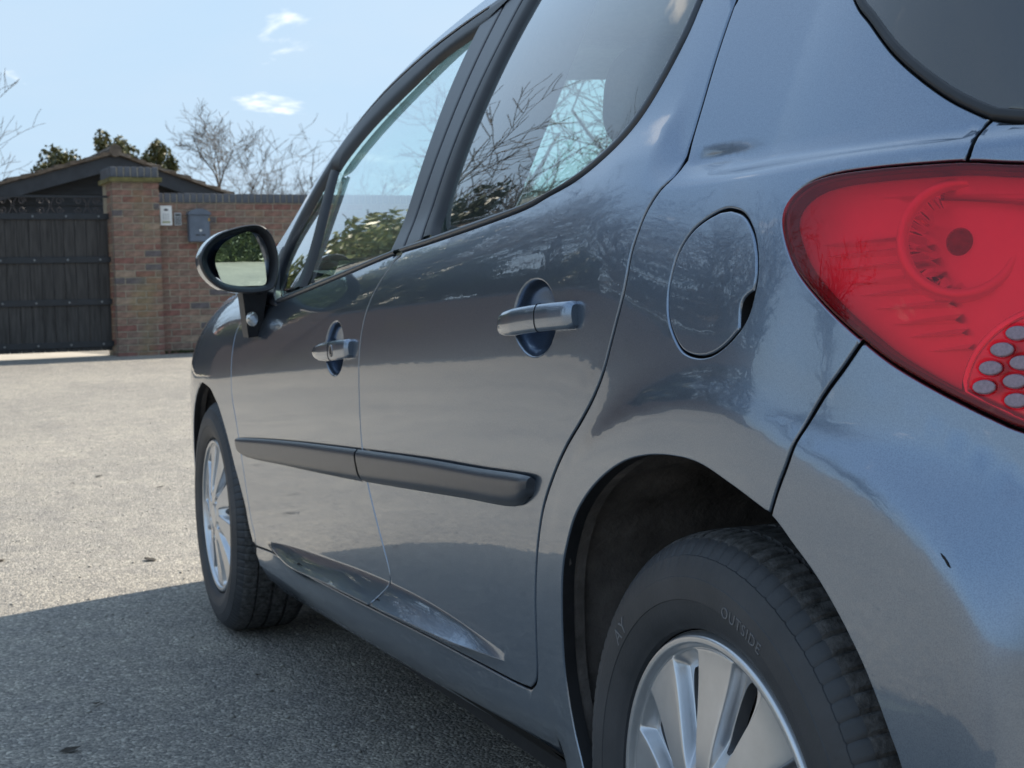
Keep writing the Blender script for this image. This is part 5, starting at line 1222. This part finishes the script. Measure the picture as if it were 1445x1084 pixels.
def leafy(name, loc, rx, ry, h, seed, label, mat, n=5000, leaf=.06, base=.2, group=None, cat='shrub', lumps=16, bottom=0.0, foot=0.):
    rs = np.random.default_rng(seed); root = empty(name, loc); tag(root, label, cat, group)
    rnd = random.Random(seed); L = []
    for k in range(lumps):
        a = rnd.uniform(0, 6.283); rr = math.sqrt(rnd.random()); zz = rnd.uniform(bottom+.1, .95); env = math.sqrt(max(.1, 1-((zz-.45)/.62)**2)); L.append((rx*rr*env*math.cos(a)*.8, ry*rr*env*math.sin(a)*.8, h*zz, rnd.uniform(.22, .38)))
    V = []; F = []
    for k in range(n):
        c_ = L[rs.integers(len(L))]; d = rs.normal(size=3); d /= np.linalg.norm(d); r_ = c_[3]*(rs.random()**.4)
        p = np.array([c_[0]+d[0]*r_*rx, c_[1]+d[1]*r_*ry, c_[2]+d[2]*r_*h*.62]); p[2] = max(p[2], base*.3)
        u = rs.normal(size=3); u /= np.linalg.norm(u); v = np.cross(u, rs.normal(size=3)); v /= np.linalg.norm(v)
        s_ = leaf*rs.uniform(.6, 1.3); i = len(V); V += [p-u*s_, p+v*s_*.45, p+u*s_, p-v*s_*.45]; F.append((i, i+1, i+2, i+3))
    if name == 'hedge_bush':
        cm = MB()
        for q in L:
            r_ = q[3]*.6; vv = [(q[0]+rx*r_*math.sin(a)*math.cos(b), q[1]+ry*r_*math.sin(a)*math.sin(b), max(0., q[2]+h*.62*r_*math.cos(a))) for a in np.linspace(.01, 3.13, 6) for b in np.linspace(0, 6.283, 8, endpoint=False)]
            cm.add(vv, [(i*8+k, i*8+(k+1) % 8, (i+1)*8+(k+1) % 8, (i+1)*8+k) for i in range(5) for k in range(8)])
        cm.build('inner_foliage', mat, root)
    tk = MB()
    for k in range(5):
        q = L[k]; tk.tube([(0, 0, -.2-foot), (q[0]*.35, q[1]*.35, h*.3), (q[0]*.8, q[1]*.8, q[2])], [.05*h/2, .03*h/2, .01*h/2], 6)
    tk.build('trunk', BARK, root, True); link('crown', mesh('crown', V, F), mat, root); return root
def W(a, d, z): return tuple(WM @ Vector((a+.087*d, d, z)))
# in view, behind the wall and the garage
bare_tree('bare_tree', W(4.65, 17, 0), 4.25, .95, 11, 'tall bare tree with one straight leader above the brick wall', .075, 7, 4, twig=.0045)
bare_tree('bare_tree', W(6.5, 17.6, 0), 3.9, 1.1, 23, 'low spreading bare tree just right of the tall one', .08, 6, 4, leader=False, twig=.0045)
bare_tree('bare_tree', W(8.2, 18.5, 0), 4.6, 1.05, 37, 'bare tree partly hidden behind the windscreen pillar', .08, 6, 4, leader=False, twig=.0045)
bare_tree('bare_tree', W(7.4, 19.5, 0), 4.6, 1.1, 29, 'faint bare tree between the low spreading one and the car roof', .08, 6, 4, leader=False, twig=.0045)
bare_tree('bare_tree', W(-1.9, 15, 0), 5.0, .75, 41, 'bare pale tree cut off by the left edge of the photo', .10, 7, 4, leader=False, twig=.005)
leafy('evergreen_shrub', W(.32, 9.3, 2.35), .66, .6, 1.42, 2, 'leafy evergreen left of the garage ridge', EVER, 3600, .05, foot=2.5)
leafy('evergreen_shrub', W(1.18, 9.3, 2.4), .52, .5, 1.42, 3, 'leafy evergreen directly behind the garage ridge', EVER, 3600, .05, foot=2.5)
leafy('evergreen_shrub', W(1.98, 9.0, 2.3), .52, .45, 1.35, 4, 'smaller leafy evergreen above the right roof slope', EVER, 3600, .05, foot=2.5)
# beside and behind the viewer: seen reflected in the bodywork, the glass and the mirror
leafy('holly_tree', (20.5, 4.55, 0), 1.1, 1.1, 7.4, 61, 'dark evergreen tree reflected at the front of the rear door glass', DEVER, 16000, .10, cat='tree', lumps=30)
leafy('laurel_bush', (17.4, 3.0, 0), 1.0, 1.0, 4.7, 62, 'light green bush reflected in the front door glass', LIME, 6000, .08, cat='bush', lumps=20)
bare_tree('bare_tree', (27, 4.6, 0), 9.6, .9, 71, 'bare tree reflected in the middle of the rear door glass', .18, 8, 4, twig=.012)
bare_tree('bare_tree', (26, 7.4, 0), 11.5, .9, 72, 'bare tree reflected over the headrest in the rear door glass', .22, 8, 4, leader=False, twig=.013)
bare_tree('bare_tree', (24, 10.5, 0), 10, 1.0, 76, 'bare tree reflected along the shoulder of the rear door', .22, 8, 4, leader=False, twig=.013)
bare_tree('bare_tree', (20, 12.5, 0), 10, 1.0, 73, 'bare tree reflected on the rear door edge', .20, 8, 4, leader=False, twig=.013)
bare_tree('bare_tree', (17, 14.5, 0), 10, 1.0, 74, 'bare tree reflected around the fuel flap', .20, 8, 4, leader=False, twig=.013)
bare_tree('bare_tree', (11, 18, 0), 9, 1.0, 75, 'bare tree reflected in the left end of the tail lamp', .20, 8, 4, leader=False, twig=.013)
bare_tree('bare_tree', (28, -10.2, .3), 5.6, 1.0, 81, 'bare tree seen through the rear door glass and the windscreen', .14, 8, 4, leader=False, twig=.009)
bare_tree('bare_tree', (27, -13.0, .3), 5.8, 1.0, 82, 'bare tree seen through the rear glass beside the headrest', .14, 8, 4, leader=False, twig=.009)
for k, (x, y, rx_, ry_, h_, lb_) in enumerate([(18.6, 5.6, 1.2, 1.9, 4.2, 'dense dark hedge bush reflected beside the front of the rear door'), (18.0, 8.6, 1.4, 1.9, 4.3, 'dense dark hedge bush reflected above the rear door handle'), (17.5, 11.5, 1.6, 1.6, 2.6, 'dense dark hedge bush reflected at the rear edge of the door')]):
    leafy('hedge_bush', (x, y, 0), rx_, ry_, h_, 90+k, lb_, DEVER, 9000, .11, cat='bush', lumps=34)
hd_ = empty('clipped_hedge', (-14, 3, 0)); tag(hd_, 'long dark clipped hedge behind the viewer reflected in the door mirror', 'hedge')
MB().box((-1.0, -9, 0), (.85, 9, 3.5)).build('inner_foliage', DEVER, hd_)
V = []; F = []; rs = np.random.default_rng(77)
for k in range(9000):
    f_ = rs.random(); p = np.array([.9+rs.normal()*.08, rs.uniform(-9, 9), rs.uniform(0, 3.6)]) if f_ < .8 else np.array([rs.uniform(-1, .95), rs.uniform(-9, 9), 3.55+rs.normal()*.08])
    u = rs.normal(size=3); u /= np.linalg.norm(u); v = np.cross(u, rs.normal(size=3)); v /= np.linalg.norm(v); s_ = rs.uniform(.06, .14); i = len(V); V += [p-u*s_, p+v*s_*.5, p+u*s_, p-v*s_*.5]; F.append((i, i+1, i+2, i+3))
link('leaves', mesh('leaves', V, F), DEVER, hd_)
# brick house beyond the gate, seen only in the front door glass
hs = empty('brick_house', (30, 6.6, 0)); tag(hs, 'red brick house gable reflected in the front door glass', 'house')
MB().box((0, -3.2, 0), (8, 3.2, 4.6)).build('wall', BR[3], hs)
b_ = MB(); b_.add([(-.3, -3.6, 4.5), (-.3, 3.6, 4.5), (-.3, 0, 7.0), (8.3, -3.6, 4.5), (8.3, 3.6, 4.5), (8.3, 0, 7.0)], [(0, 2, 1), (3, 4, 5), (0, 3, 5, 2), (1, 2, 5, 4), (0, 1, 4, 3)]); rf = b_.build('roof', TILE, hs)
MB().box((2, -.4, 6.2), (2.8, .4, 8.0)).build('chimney', BR[3], rf)
for (y0, z0) in ((-2.2, 1.0), (1.0, 1.0), (-2.2, 3.0), (1.0, 3.0)):
    f_ = MB().box((-.05, y0, z0), (.05, y0+1.2, z0+1.1)).build('window', WHITEP, hs); MB().box((-.06, y0+.08, z0+.08), (-.052, y0+1.12, z0+1.02)).build('pane', INK, f_)
